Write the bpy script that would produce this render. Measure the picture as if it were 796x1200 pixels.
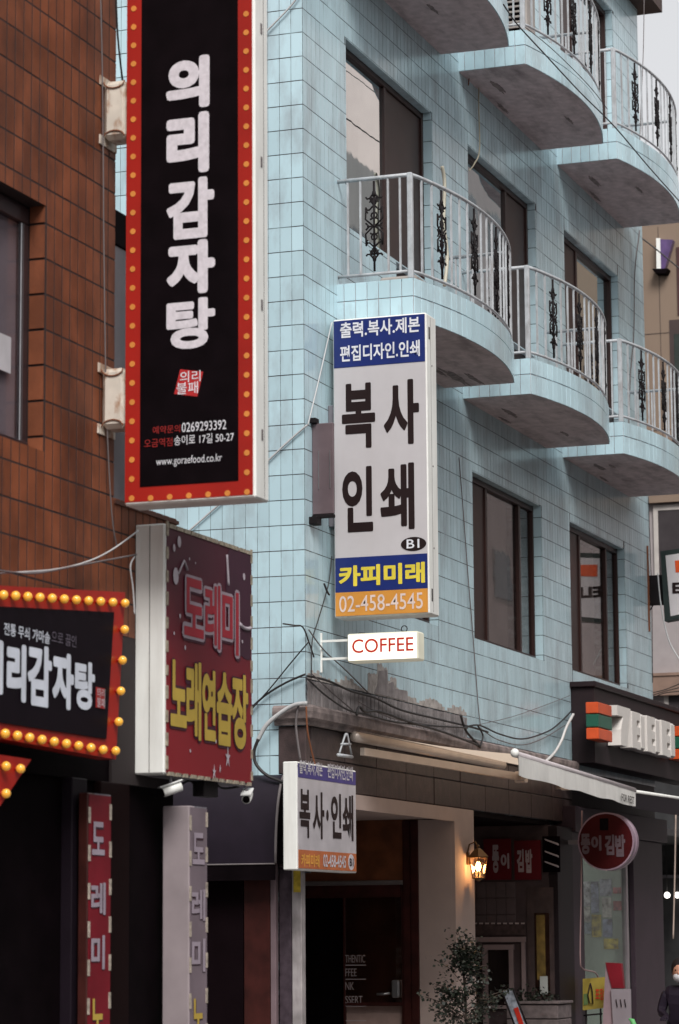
import bpy, math, random
from mathutils import Vector, Matrix
random.seed(7)
SC = bpy.context.scene
for o in list(bpy.data.objects): bpy.data.objects.remove(o)
COL = SC.collection

# ---------------------------------------------------------------- camera
# world: X runs along the street facade away from the camera, Y goes into the buildings, Z is up
F_PX, CX, CY = 3300.0, 398.0, 600.0
YAW, PIT, ROL = math.radians(19.759), math.radians(8.592), math.radians(0.3895)
CAMP = Vector((-24.828, -9.267, 1.6))
fwd = Vector((math.cos(PIT)*math.cos(YAW), math.cos(PIT)*math.sin(YAW), math.sin(PIT)))
rt = fwd.cross(Vector((0, 0, 1))).normalized(); dn = fwd.cross(rt)
rt, dn = rt*math.cos(ROL)+dn*math.sin(ROL), -rt*math.sin(ROL)+dn*math.cos(ROL)
cam = bpy.data.cameras.new('camera'); camo = bpy.data.objects.new('camera', cam); COL.objects.link(camo)
camo.matrix_world = Matrix.Translation(CAMP) @ Matrix((rt, -dn, -fwd)).transposed().to_4x4()
cam.sensor_fit = 'VERTICAL'; cam.sensor_height = 36.0; cam.sensor_width = 24.0
cam.lens = F_PX/1200*36; cam.clip_start = 0.5; cam.clip_end = 1500
cam.dof.use_dof = True; cam.dof.focus_distance = 27.5; cam.dof.aperture_fstop = 3.6
SC.camera = camo

# ---------------------------------------------------------------- world, sun, exposure
SUN_EL, SUN_AZ = math.radians(44), math.radians(211)      # direction towards the sun, azimuth from +X
w = bpy.data.worlds.new('World'); SC.world = w; w.use_nodes = True
nt = w.node_tree; nt.nodes.clear()
out = nt.nodes.new('ShaderNodeOutputWorld'); bg = nt.nodes.new('ShaderNodeBackground')
sky = nt.nodes.new('ShaderNodeTexSky'); sky.sky_type = 'NISHITA'; sky.sun_disc = False
sky.sun_elevation = SUN_EL; sky.sun_rotation = math.radians(90)-SUN_AZ
sky.dust_density = 6.0; sky.air_density = 1.0; sky.ozone_density = 1.0
hs = nt.nodes.new('ShaderNodeHueSaturation'); hs.inputs['Saturation'].default_value = 0.12
hs.inputs['Value'].default_value = 1.0
nt.links.new(sky.outputs[0], hs.inputs['Color'])
cl_ = nt.nodes.new('ShaderNodeTexNoise'); cl_.inputs['Scale'].default_value = 1.6; cl_.inputs['Detail'].default_value = 4
tc_ = nt.nodes.new('ShaderNodeTexCoord'); nt.links.new(tc_.outputs['Generated'], cl_.inputs['Vector'])
cr_ = nt.nodes.new('ShaderNodeMapRange'); cr_.inputs[3].default_value = 2.35; cr_.inputs[4].default_value = 2.75; nt.links.new(cl_.outputs[0], cr_.inputs[0])
cv_ = nt.nodes.new('ShaderNodeVectorMath'); cv_.operation = 'SCALE'; cv_.inputs[0].default_value = (.985, .995, 1.03); nt.links.new(cr_.outputs[0], cv_.inputs['Scale'])
mx_ = nt.nodes.new('ShaderNodeMix'); mx_.data_type = 'RGBA'; mx_.inputs[0].default_value = .85      # cloud cover over the sky
nt.links.new(hs.outputs[0], mx_.inputs[6]); nt.links.new(cv_.outputs[0], mx_.inputs[7])
nt.links.new(mx_.outputs[2], bg.inputs[0]); nt.links.new(bg.outputs[0], out.inputs[0])
bg.inputs[1].default_value = 0.15
sd = bpy.data.lights.new('sun', 'SUN'); sd.energy = 1.5; sd.angle = math.radians(25); sd.color = (1, .965, .93)
so = bpy.data.objects.new('sun', sd); COL.objects.link(so)
sv = Vector((math.cos(SUN_EL)*math.cos(SUN_AZ), math.cos(SUN_EL)*math.sin(SUN_AZ), math.sin(SUN_EL)))
so.rotation_euler = sv.to_track_quat('Z', 'Y').to_euler()
SC.view_settings.view_transform = 'Standard'; SC.view_settings.look = 'None'
SC.view_settings.exposure = 0.9; SC.view_settings.gamma = 1.0; SC.view_settings.use_curve_mapping = False
SC.render.engine = 'CYCLES'

# ---------------------------------------------------------------- measuring helpers (photo pixel -> point on a real plane)
def ray(x, y): return rt*((x-CX)/F_PX) + dn*((y-CY)/F_PX) + fwd
def onX(x, y, X): r = ray(x, y); return CAMP + r*((X-CAMP.x)/r.x)
def onY(x, y, Y): r = ray(x, y); return CAMP + r*((Y-CAMP.y)/r.y)

# ---------------------------------------------------------------- materials
MATS = {}
def mat(name, col, rough=.6, metal=0., var=.12, scale=5., bump=0., bscale=60., island=0., streak=0., streakcol=(.08, .06, .05),
        emit=0., spec=.5, ecol=None, sscale=(6, 6, .5), coat=0., trans=0.):
    if name in MATS: return MATS[name]
    m = bpy.data.materials.new(name); m.use_nodes = True; n = m.node_tree.nodes; l = m.node_tree.links
    b = n['Principled BSDF']; b.inputs['Roughness'].default_value = rough; b.inputs['Metallic'].default_value = metal
    b.inputs['Specular IOR Level'].default_value = spec; b.inputs['Coat Weight'].default_value = coat
    geo = n.new('ShaderNodeNewGeometry')
    nz = n.new('ShaderNodeTexNoise'); nz.inputs['Scale'].default_value = scale; nz.inputs['Detail'].default_value = 5
    l.new(geo.outputs['Position'], nz.inputs['Vector'])
    mr = n.new('ShaderNodeMapRange'); mr.inputs[1].default_value = .3; mr.inputs[2].default_value = .7
    mr.inputs[3].default_value = 1-var; mr.inputs[4].default_value = 1+var
    l.new(nz.outputs[0], mr.inputs[0])
    fac = mr.outputs[0]
    if island:
        oi = n.new('ShaderNodeObjectInfo'); ad = n.new('ShaderNodeMath'); ad.operation = 'ADD'
        l.new(geo.outputs['Random Per Island'], ad.inputs[0]); l.new(oi.outputs['Random'], ad.inputs[1])
        fr = n.new('ShaderNodeMath'); fr.operation = 'FRACT'; l.new(ad.outputs[0], fr.inputs[0])
        m2 = n.new('ShaderNodeMapRange'); m2.inputs[3].default_value = 1-island; m2.inputs[4].default_value = 1+island*.6
        l.new(fr.outputs[0], m2.inputs[0]); mu = n.new('ShaderNodeMath'); mu.operation = 'MULTIPLY'
        l.new(fac, mu.inputs[0]); l.new(m2.outputs[0], mu.inputs[1]); fac = mu.outputs[0]
    vm = n.new('ShaderNodeVectorMath'); vm.operation = 'SCALE'; vm.inputs[0].default_value = col
    l.new(fac, vm.inputs['Scale']); c = vm.outputs[0]
    if streak:
        mp = n.new('ShaderNodeMapping'); mp.inputs['Scale'].default_value = sscale
        l.new(geo.outputs['Position'], mp.inputs[0])
        n2 = n.new('ShaderNodeTexNoise'); n2.inputs['Scale'].default_value = 1.; n2.inputs['Detail'].default_value = 6
        n2.inputs['Roughness'].default_value = .65
        l.new(mp.outputs[0], n2.inputs['Vector'])
        m3 = n.new('ShaderNodeMapRange'); m3.inputs[1].default_value = .48; m3.inputs[2].default_value = .78
        m3.inputs[3].default_value = 0; m3.inputs[4].default_value = streak
        l.new(n2.outputs[0], m3.inputs[0])
        mx = n.new('ShaderNodeMix'); mx.data_type = 'RGBA'; mx.inputs[7].default_value = (*streakcol, 1)
        l.new(m3.outputs[0], mx.inputs[0]); l.new(c, mx.inputs[6]); c = mx.outputs[2]
    l.new(c, b.inputs['Base Color'])
    if emit:
        b.inputs['Emission Strength'].default_value = emit
        b.inputs['Emission Color'].default_value = (*(ecol or col), 1)
    if bump:
        n4 = n.new('ShaderNodeTexNoise'); n4.inputs['Scale'].default_value = bscale; n4.inputs['Detail'].default_value = 4
        l.new(geo.outputs['Position'], n4.inputs['Vector'])
        bp = n.new('ShaderNodeBump'); bp.inputs['Strength'].default_value = bump; bp.inputs['Distance'].default_value = .01
        l.new(n4.outputs[0], bp.inputs['Height']); l.new(bp.outputs[0], b.inputs['Normal'])
    if trans: b.inputs['Transmission Weight'].default_value = trans
    MATS[name] = m; return m
def glass_mat(name, refl, tint, body, rough=.015, clear=.0):
    """coated window glass: part mirror, part see-through"""
    if name in MATS: return MATS[name]
    m = bpy.data.materials.new(name); m.use_nodes = True; n = m.node_tree.nodes; l = m.node_tree.links
    n.remove(n['Principled BSDF']); o = n['Material Output']
    g = n.new('ShaderNodeBsdfGlossy'); g.inputs['Roughness'].default_value = rough; g.inputs['Color'].default_value = (*tint, 1)
    t = n.new('ShaderNodeBsdfTransparent'); t.inputs['Color'].default_value = (*body, 1)
    mx = n.new('ShaderNodeMixShader')
    mx.inputs[0].default_value = refl
    geo = n.new('ShaderNodeNewGeometry'); nz = n.new('ShaderNodeTexNoise'); nz.inputs['Scale'].default_value = 1.6
    l.new(geo.outputs['Position'], nz.inputs['Vector'])
    bp = n.new('ShaderNodeBump'); bp.inputs['Strength'].default_value = .05; bp.inputs['Distance'].default_value = .02
    l.new(nz.outputs[0], bp.inputs['Height']); l.new(bp.outputs[0], g.inputs['Normal'])
    l.new(t.outputs[0], mx.inputs[1]); l.new(g.outputs[0], mx.inputs[2])
    l.new(mx.outputs[0], o.inputs[0]); MATS[name] = m; return m

M_TILE = mat('glazed_blue_tile', (.495, .665, .725), rough=.20, var=.05, scale=1.3, island=.085, streak=.62, sscale=(2.2, 2.2, .9), streakcol=(.22, .21, .22), bump=.05, bscale=9)
M_GROUT = mat('dark_grout', (.05, .045, .05), rough=.9, var=.3, streak=1.1, streakcol=(.34, .46, .49), sscale=(3, 3, 7))
M_BRICK = mat('brown_clay_tile', (.19, .058, .025), spec=.25, rough=.55, var=.30, scale=3.2, island=.18, streak=1.0, streakcol=(.04, .018, .014), bump=.15, bscale=40, sscale=(2.2, 2.2, .8))
M_BGROUT = mat('black_grout', (.022, .014, .014), rough=.9)
M_SOFFIT = mat('stained_soffit', (.58, .49, .50), rough=.85, var=.15, scale=9, streak=.6, streakcol=(.055, .04, .04), sscale=(1.2, 5, 3), bump=.3, bscale=30)
M_FRAME = mat('brown_window_frame', (.030, .012, .010), spec=.35, rough=.4, var=.15)
M_GLASS = glass_mat('coated_window_glass', .78, (.84, .91, .93), (.22, .22, .22))
M_CLEAR = glass_mat('shop_glass', .12, (.8, .8, .8), (.85, .88, .86))
M_GLASS2 = glass_mat('dusty_window_glass', .27, (.86, .84, .84), (.8, .76, .74))
M_ROOM = mat('dark_room', (.006, .003, .004), rough=.9, spec=.03)
M_BLIND = mat('beige_blind', (.30, .265, .26), rough=.9, var=.2, scale=2)
M_RAIL = mat('pale_painted_rail', (.44, .46, .48), rough=.45, var=.15, scale=12, streak=.55, streakcol=(.16, .10, .08), sscale=(9, 9, 3))
M_IRON = mat('black_cast_iron', (.010, .007, .008), spec=.2, rough=.6, var=.2)
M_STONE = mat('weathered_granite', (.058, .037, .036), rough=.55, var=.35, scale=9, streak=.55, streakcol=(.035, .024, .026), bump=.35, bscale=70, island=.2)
M_CORN = mat('grimy_cornice_stone', (.22, .175, .165), rough=.8, var=.4, scale=7, streak=.7, streakcol=(.03, .022, .022), bump=.5, bscale=40, sscale=(5, 5, 5))
M_MORT = mat('bare_grey_mortar', (.25, .225, .225), rough=.95, var=.3, scale=9, bump=.5, bscale=50, island=.18, streak=.5, streakcol=(.04, .03, .03))
M_MORT2 = mat('broken_mortar_edge', (.36, .33, .31), rough=.95, var=.35, scale=12, bump=.5, bscale=60)
M_WHITE = mat('aged_white_metal', (.82, .82, .78), rough=.45, var=.05, scale=3, streak=.28, streakcol=(.32, .27, .22), sscale=(8, 8, 1))
M_SIGNW = mat('sign_white_acrylic', (.54, .51, .52), rough=.3, var=.03, streak=.10, streakcol=(.4, .36, .33))
M_BLUE = mat('sign_blue_film', (.013, .026, .15), rough=.35, var=.1)
M_OCHRE = mat('sign_ochre_film', (.62, .27, .05), rough=.35, var=.12, scale=3)
M_INK = mat('dark_brown_ink', (.018, .009, .009), rough=.5, spec=.2)
M_PALE = mat('pale_lettering', (.66, .62, .66), rough=.5, var=.10, scale=30, streak=.25, streakcol=(.2, .17, .18), sscale=(22, 22, 22))
M_PALE2 = mat('clean_pale_lettering', (.72, .72, .76), rough=.4)
M_YEL = mat('yellow_lettering', (.75, .60, .06), rough=.4)
M_RED = mat('sign_red_film', (.35, .014, .008), rough=.35, var=.12, scale=2)
M_DRED = mat('dark_red_print', (.17, .010, .018), spec=.25, rough=.4, var=.18, scale=3)
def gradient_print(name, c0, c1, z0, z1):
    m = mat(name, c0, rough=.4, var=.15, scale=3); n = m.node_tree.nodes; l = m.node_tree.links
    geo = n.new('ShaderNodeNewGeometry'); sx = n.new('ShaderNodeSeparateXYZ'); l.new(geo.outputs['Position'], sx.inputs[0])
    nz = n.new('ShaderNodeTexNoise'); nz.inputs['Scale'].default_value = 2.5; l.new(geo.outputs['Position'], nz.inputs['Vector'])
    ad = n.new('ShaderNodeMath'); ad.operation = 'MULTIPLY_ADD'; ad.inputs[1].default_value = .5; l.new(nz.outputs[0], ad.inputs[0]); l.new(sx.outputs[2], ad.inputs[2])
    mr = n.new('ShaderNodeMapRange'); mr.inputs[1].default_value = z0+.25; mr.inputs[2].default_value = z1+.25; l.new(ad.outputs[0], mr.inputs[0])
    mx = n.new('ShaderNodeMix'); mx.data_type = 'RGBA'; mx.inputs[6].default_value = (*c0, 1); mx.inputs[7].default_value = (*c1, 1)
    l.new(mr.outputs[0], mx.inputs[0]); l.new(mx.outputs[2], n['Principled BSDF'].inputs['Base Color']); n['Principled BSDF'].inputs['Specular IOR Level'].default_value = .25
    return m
M_BLACKP = mat('black_sign_panel', (.0045, .0025, .0035), spec=.06, rough=.5, var=.3)
M_DOT = mat('printed_orange_dot', (.66, .24, .05), rough=.4)
M_BULB = mat('amber_bulb_glass', (.90, .44, .05), rough=.12, var=.03, spec=.7, coat=.4, emit=.10)
M_RUST = mat('rusty_white_paint', (.62, .56, .48), rough=.6, var=.12, scale=8, streak=1.6, streakcol=(.30, .13, .05), sscale=(12, 12, 6))
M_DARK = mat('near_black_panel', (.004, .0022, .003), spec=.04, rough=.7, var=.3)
M_MAROON = mat('dark_maroon_wood', (.042, .010, .008), spec=.25, rough=.45, var=.35, scale=7)
M_BEIGE = mat('beige_plaster', (.44, .345, .31), rough=.8, var=.05, scale=4, bump=.1)
M_WOOD = mat('dark_brown_wood', (.17, .058, .024), rough=.35, var=.3, scale=6)
M_CANVAS = mat('cream_awning_canvas', (.62, .53, .44), rough=.85, var=.06, scale=3)
def make_translucent(m, col, f):
    n = m.node_tree.nodes; l = m.node_tree.links; t = n.new('ShaderNodeBsdfTranslucent'); t.inputs[0].default_value = (*col, 1)
    mx = n.new('ShaderNodeMixShader'); mx.inputs[0].default_value = f; l.new(n['Principled BSDF'].outputs[0], mx.inputs[1]); l.new(t.outputs[0], mx.inputs[2]); l.new(mx.outputs[0], n['Material Output'].inputs[0])
make_translucent(M_CANVAS, (.78, .63, .50), .65)
M_VAL = mat('white_valance_canvas', (.78, .76, .72), rough=.8, var=.06, scale=4, streak=.2, streakcol=(.35, .3, .26))
M_ALU = mat('beige_aluminium', (.62, .53, .46), rough=.4, metal=.2, var=.08)
M_PURP = mat('dark_purple_canvas', (.013, .008, .015), spec=.25, rough=.5, var=.2)
M_CAB = mat('black_cable', (.02, .017, .018), rough=.5)
M_CABW = mat('grey_white_cable', (.50, .50, .50), rough=.5)
M_CABG = mat('grey_cable', (.14, .12, .12), rough=.6)
M_SHOPM = mat('mauve_painted_metal', (.045, .030, .040), spec=.2, rough=.5, var=.12, scale=3)
M_SEVB = mat('dark_brown_fascia', (.024, .016, .018), spec=.15, rough=.5, var=.1)
M_ORA = mat('orange_red_plastic', (.62, .085, .02), rough=.35)
M_GRN = mat('dark_green_plastic', (.015, .10, .062), rough=.35)
M_LETW = mat('cream_block_letter', (.70, .66, .62), rough=.45, var=.04)
M_TAN = mat('tan_render_wall', (.235, .17, .125), rough=.85, var=.06, scale=.7, streak=.2, streakcol=(.15, .11, .09), sscale=(1, 1, .2))
M_MAUV = mat('pale_mauve_wall', (.36, .32, .32), rough=.85, var=.06)
M_TRIM = mat('pale_window_trim', (.5, .46, .43), rough=.7)
M_LIT = mat('lit_cream_sign', (.86, .82, .72), rough=.3, emit=.55, ecol=(1, .93, .78))
M_LITE = mat('sign_end_cream', (.62, .61, .50), rough=.4, emit=.10, ecol=(1, .93, .7))
M_REDT = mat('red_lettering', (.55, .03, .015), rough=.4)
M_STEEL = mat('galvanised_steel', (.42, .42, .43), rough=.3, metal=.8, var=.1)
M_GREYM = mat('grey_painted_metal', (.17, .16, .18), rough=.5, var=.1)

# ---------------------------------------------------------------- mesh helpers
def base_of(p):
    b = Vector((0, 0, 0))
    while p is not None: b = b + p.location; p = p.parent
    return b
class MB:
    def __init__(s): s.v = []; s.f = []; s.sm = []
    def add(s, vs, fs, smooth=False):
        k = len(s.v); s.v += [Vector(v) for v in vs]; s.f += [tuple(i+k for i in f) for f in fs]; s.sm += [smooth]*len(fs); return s
    def box(s, x0, x1, y0, y1, z0, z1):
        x0, x1 = sorted((x0, x1)); y0, y1 = sorted((y0, y1)); z0, z1 = sorted((z0, z1))
        return s.add([(x0, y0, z0), (x1, y0, z0), (x1, y1, z0), (x0, y1, z0), (x0, y0, z1), (x1, y0, z1), (x1, y1, z1), (x0, y1, z1)],
              [(0, 3, 2, 1), (4, 5, 6, 7), (0, 1, 5, 4), (1, 2, 6, 5), (2, 3, 7, 6), (3, 0, 4, 7)])
    def cbox(s, x0, x1, y0, y1, z0, z1, c=.006):
        """box with chamfered edges (24 vertices)"""
        x0, x1 = sorted((x0, x1)); y0, y1 = sorted((y0, y1)); z0, z1 = sorted((z0, z1))
        c = min(c, (x1-x0)*.4, (y1-y0)*.4, (z1-z0)*.4)
        X = (x0, x1); Y = (y0, y1); Z = (z0, z1); V = []; I = {}
        for a in (0, 1):
            for b in (0, 1):
                for d in (0, 1):
                    sa, sb, sc = (1, -1)[a], (1, -1)[b], (1, -1)[d]
                    I[a, b, d, 0] = len(V); V.append((X[a], Y[b]+sb*c, Z[d]+sc*c))
                    I[a, b, d, 1] = len(V); V.append((X[a]+sa*c, Y[b], Z[d]+sc*c))
                    I[a, b, d, 2] = len(V); V.append((X[a]+sa*c, Y[b]+sb*c, Z[d]))
        f = []
        for a in (0, 1):
            q = [I[a, 0, 0, 0], I[a, 1, 0, 0], I[a, 1, 1, 0], I[a, 0, 1, 0]]; f.append(tuple(q if a else q[::-1]))
            q = [I[0, a, 0, 1], I[1, a, 0, 1], I[1, a, 1, 1], I[0, a, 1, 1]]; f.append(tuple(q[::-1] if a else q))
            q = [I[0, 0, a, 2], I[1, 0, a, 2], I[1, 1, a, 2], I[0, 1, a, 2]]; f.append(tuple(q if a else q[::-1]))
        for a in (0, 1):
            for b in (0, 1):
                f.append((I[a, b, 0, 0], I[a, b, 1, 0], I[a, b, 1, 1], I[a, b, 0, 1]))
                f.append((I[a, 0, b, 0], I[a, 1, b, 0], I[a, 1, b, 2], I[a, 0, b, 2]))
                f.append((I[0, a, b, 1], I[1, a, b, 1], I[1, a, b, 2], I[0, a, b, 2]))
                for d in (0, 1): f.append((I[a, b, d, 0], I[a, b, d, 1], I[a, b, d, 2]))
        return s.add(V, f)
    def tube(s, pts, r, n=6, smooth=True, caps=True):
        pts = [Vector(p) for p in pts]; R = r if isinstance(r, (list, tuple)) else [r]*len(pts)
        vs = []; up = Vector((0.13, .2, 1)).normalized(); u = None
        for i, p in enumerate(pts):
            d = (pts[min(i+1, len(pts)-1)]-pts[max(i-1, 0)])
            if d.length < 1e-9: d = Vector((0, 0, 1))
            d.normalize()
            if u is None:
                u = d.cross(up)
                if u.length < .05: u = d.cross(Vector((1, 0, 0)))
            u = (u-d*u.dot(d)).normalized(); v = d.cross(u)
            for k in range(n):
                a = 2*math.pi*k/n; vs.append(p+(u*math.cos(a)+v*math.sin(a))*R[i])
        fs = [(i*n+k, i*n+(k+1) % n, (i+1)*n+(k+1) % n, (i+1)*n+k) for i in range(len(pts)-1) for k in range(n)]
        if caps: fs += [tuple(range(n))[::-1], tuple((len(pts)-1)*n+k for k in range(n))]
        return s.add(vs, fs, smooth)
    def bar(s, a, b, w, h):
        """rectangular bar from a to b"""
        a, b = Vector(a), Vector(b); d = (b-a).normalized()
        up = Vector((0, 0, 1)) if abs(d.z) < .95 else Vector((1, 0, 0))
        u = d.cross(up).normalized(); v = u.cross(d)
        vs = [p+u*(i*w/2)+v*(j*h/2) for p in (a, b) for i, j in ((-1, -1), (1, -1), (1, 1), (-1, 1))]
        return s.add(vs, [(0, 1, 2, 3), (7, 6, 5, 4), (0, 4, 5, 1), (1, 5, 6, 2), (2, 6, 7, 3), (3, 7, 4, 0)])
    def prism(s, poly, d):
        """closed polygon (3D points) extruded by vector d"""
        n = len(poly); P = [Vector(p) for p in poly]; d = Vector(d)
        return s.add(P+[p+d for p in P], [tuple(range(n))[::-1], tuple(range(n, 2*n))]+[(i, (i+1) % n, (i+1) % n+n, i+n) for i in range(n)])
    def sphere(s, c, r, nu=12, nv=8, sc=(1, 1, 1)):
        c = Vector(c); vs = []; fs = []
        for j in range(nv+1):
            t = math.pi*j/nv
            for i in range(nu):
                a = 2*math.pi*i/nu
                vs.append(c+Vector((math.sin(t)*math.cos(a)*r*sc[0], math.sin(t)*math.sin(a)*r*sc[1], math.cos(t)*r*sc[2])))
        for j in range(nv):
            for i in range(nu): fs.append((j*nu+i, (j+1)*nu+i, (j+1)*nu+(i+1) % nu, j*nu+(i+1) % nu))
        return s.add(vs, fs, True)
    def mesh(s, name, m, off=Vector((0, 0, 0))):
        me = bpy.data.meshes.new(name); me.from_pydata([v-off for v in s.v], [], s.f); me.materials.append(m)
        me.polygons.foreach_set('use_smooth', s.sm)
        me.validate(); return me
    def build(s, name, m, parent=None, **kw):
        off = base_of(parent)
        o = bpy.data.objects.new(name, s.mesh(name, m, off)); COL.objects.link(o); o.parent = parent
        if kw: tag(o, **kw)
        return o
    def solo(s, name, m, label, cat, group=None, kind=None):
        """top-level single-mesh thing with its origin at its lowest centre"""
        lo = Vector([min(v[i] for v in s.v) for i in range(3)]); hi = Vector([max(v[i] for v in s.v) for i in range(3)])
        off = Vector(((lo.x+hi.x)/2, (lo.y+hi.y)/2, lo.z))
        o = bpy.data.objects.new(name, s.mesh(name, m, off)); o.location = off; COL.objects.link(o)
        tag(o, label, cat, group, kind); return o
def tag(o, label=None, cat=None, group=None, kind=None):
    if label: o['label'] = label
    if cat: o['category'] = cat
    if group: o['group'] = group
    if kind: o['kind'] = kind
    return o
def thing(name, label, cat, loc, group=None):
    o = bpy.data.objects.new(name, None); o.empty_display_size = .2; o.location = loc; COL.objects.link(o)
    return tag(o, label, cat, group)
def place(name, me, parent, loc, rotz=0, rotx=0):
    o = bpy.data.objects.new(name, me); COL.objects.link(o); o.parent = parent
    o.location = Vector(loc)-base_of(parent); o.rotation_euler = (rotx, 0, rotz); return o

# ---------------------------------------------------------------- lettering
_txt = {}
def text_geo(s, off, solid=False):
    k = (s, off)
    if k in _txt: return _txt[k]
    rad = 0.
    if off > .03 and not solid: rad = off-.018; off = .018
    c = bpy.data.curves.new('lettering_curve', 'FONT'); c.body = s; c.size = 1; c.offset = off; c.resolution_u = 4
    o = bpy.data.objects.new('lettering_source', c); COL.objects.link(o)
    bpy.context.view_layer.update()
    me = bpy.data.meshes.new_from_object(o.evaluated_get(bpy.context.evaluated_depsgraph_get()))
    vs = [v.co.copy() for v in me.vertices]; fs = [tuple(p.vertices) for p in me.polygons]
    bpy.data.objects.remove(o); bpy.data.curves.remove(c); bpy.data.meshes.remove(me)
    x0 = min(v.x for v in vs); x1 = max(v.x for v in vs); y0 = min(v.y for v in vs); y1 = max(v.y for v in vs)
    vs = [(v.x, v.y, 0.) for v in vs]
    if rad:                                     # heavy face: strike the glyph several times round a small circle
        b0, f0 = list(vs), list(fs); vs, fs = [], []
        for q in range(9):
            dx, dy = (0, 0) if q == 8 else (rad*math.cos(math.pi*q/4), rad*math.sin(math.pi*q/4)); kk = len(vs)
            vs += [(v[0]+dx, v[1]+dy, .00009*q) for v in b0]; fs += [tuple(i+kk for i in f) for f in f0]
        x0 -= rad; x1 += rad; y0 -= rad; y1 += rad
    vs = [((v[0]-x0)/(x1-x0), (v[1]-y0)/(y1-y0), v[2]) for v in vs]
    _txt[k] = (vs, fs); return _txt[k]
def put_text(mb, s, plane, px, off=.03, proud=.004, depth=0.):
    """fit string s into the box px=(left, top, right, bottom) that it covers on plane ('X'|'Y', value)"""
    vs, fs = text_geo(s, off); ax, val = plane; f = onX if ax == 'X' else onY
    xm, ym = (px[0]+px[2])/2, (px[1]+px[3])/2
    L, R = f(px[0], ym, val), f(px[2], ym, val); z1, z0 = f(xm, px[1], val).z, f(xm, px[3], val).z
    k = len(mb.v); n = len(vs)
    def P(u, t, d):
        z = z0+(z1-z0)*t
        return Vector((val-d, L.y+(R.y-L.y)*u, z)) if ax == 'X' else Vector((L.x+(R.x-L.x)*u, val-d, z))
    front = [P(u, t, proud+depth+e_) for u, t, e_ in vs]
    if not depth: return mb.add(front, fs)
    back = [P(u, t, 0) for u, t, e_ in vs]
    cnt = {}
    for q in fs:
        for a, b in zip(q, q[1:]+q[:1]): cnt[(a, b)] = 1
    side = [(a, b, b+n, a+n) for (a, b) in cnt if (b, a) not in cnt]
    return mb.add(front+back, list(fs)+side)
def lettering(parent, s, plane, px, m, off=.03, proud=.004, depth=0., name='lettering'):
    mb = MB(); put_text(mb, s, plane, px, off, proud, depth); return mb.build(name, m, parent)
def panelX(mb, X, x0, y0, x1, y1, proud, th=.004):
    """thin plate on plane X covering the pixel box measured at its centre lines"""
    xm, ym = (x0+x1)/2, (y0+y1)/2
    ya, yb = onX(x0, ym, X).y, onX(x1, ym, X).y; za, zb = onX(xm, y0, X).z, onX(xm, y1, X).z
    return mb.box(X-proud, X-proud+th, ya, yb, za, zb)
def panelY(mb, Y, x0, y0, x1, y1, proud, th=.004):
    xm, ym = (x0+x1)/2, (y0+y1)/2
    xa, xb = onY(x0, ym, Y).x, onY(x1, ym, Y).x; za, zb = onY(xm, y0, Y).z, onY(xm, y1, Y).z
    return mb.box(xa, xb, Y-proud, Y-proud+th, za, zb)
def disc(mb, c, r, n, ax='X', th=.003, sy=1.):
    c = Vector(c)
    if ax == 'X':
        P = [c+Vector((0, -r*math.cos(2*math.pi*k/n), r*sy*math.sin(2*math.pi*k/n))) for k in range(n)]; d = (th, 0, 0)
        P = P[::-1]
    else:
        P = [c+Vector((r*math.cos(2*math.pi*k/n), 0, r*sy*math.sin(2*math.pi*k/n))) for k in range(n)]; d = (0, th, 0)
    return mb.prism(P, d)

# ================================================================= GROUND
MB().add([(-300, -300, 0), (300, -300, 0), (300, 300, 0), (-300, 300, 0)], [(0, 1, 2, 3)]).build('ground', mat('asphalt', (.09, .086, .088), rough=.9, var=.25, scale=3, bump=.3), kind='structure')
MB().box(-40, 60, -2.75, 4, 0.004, .12).build('pavement', mat('paving', (.27, .25, .245), rough=.85, var=.2, scale=4, bump=.2), kind='structure')

# ================================================================= BLUE TILED BUILDING
PZ, PC = .2431, .121
ZJ = lambda k: 4.029+PZ*k
X_END, Z_TOP = 14.0, 15.0
bb = thing('blue_tiled_building', 'pale blue tiled building with three tiers of bowed balconies', 'building', (7, 0, 0))
openings = []          # (x0,x1,z0,z1)
UP = []; LOW = []
for X0 in (1.25, 5.45, 9.65):
    LOW.append((X0, X0+2.88, 4.93, 6.85)); openings.append(LOW[-1])
    for zb in (7.84, 11.68):
        UP.append((X0, zb)); openings += [(X0, X0+2.85, zb+.86, zb+2.84), (X0+1.55, X0+2.85, zb+.12, zb+.86)]
# ground floor holes: porch, side recess
SHOP_Z = 3.66
def sub_rects(x0, x1, z0, z1, holes):
    xs = sorted({x0, x1, *[min(max(v, x0), x1) for h in holes for v in h[:2]]}); zs = sorted({z0, z1, *[min(max(v, z0), z1) for h in holes for v in h[2:]]})
    for a, b in zip(xs, xs[1:]):
        for c, d in zip(zs, zs[1:]):
            mx, mz = (a+b)/2, (c+d)/2
            if not any(h[0] < mx < h[1] and h[2] < mz < h[3] for h in holes): yield a, b, c, d
mb = MB()
for a, b, c, d in sub_rects(0.0025, X_END, SHOP_Z, Z_TOP, openings): mb.box(a, b, .0015, .30, c, d)
mb.box(.0025, .30, .30, 9, 0, Z_TOP)                     # side wall
mb.box(X_END-.3, X_END-.012, .30, 9, 0, Z_TOP)
mb.box(.3, X_END-.3, 8.8, 9, 0, Z_TOP); mb.box(.3, X_END-.3, .30, 8.8, 7.5, 7.6); mb.box(.3, X_END-.3, .30, 8.8, 11.3, 11.4)
mb.box(.3, X_END-.3, 2.6, 2.7, 3.7, Z_TOP)
mb.build('wall', M_GROUT, bb)
MB().box(-.15, X_END+.25, -.32, 9.2, Z_TOP, Z_TOP+.22).build('roof', mat('brown_eave', (.06, .035, .03), rough=.7), bb)
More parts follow.
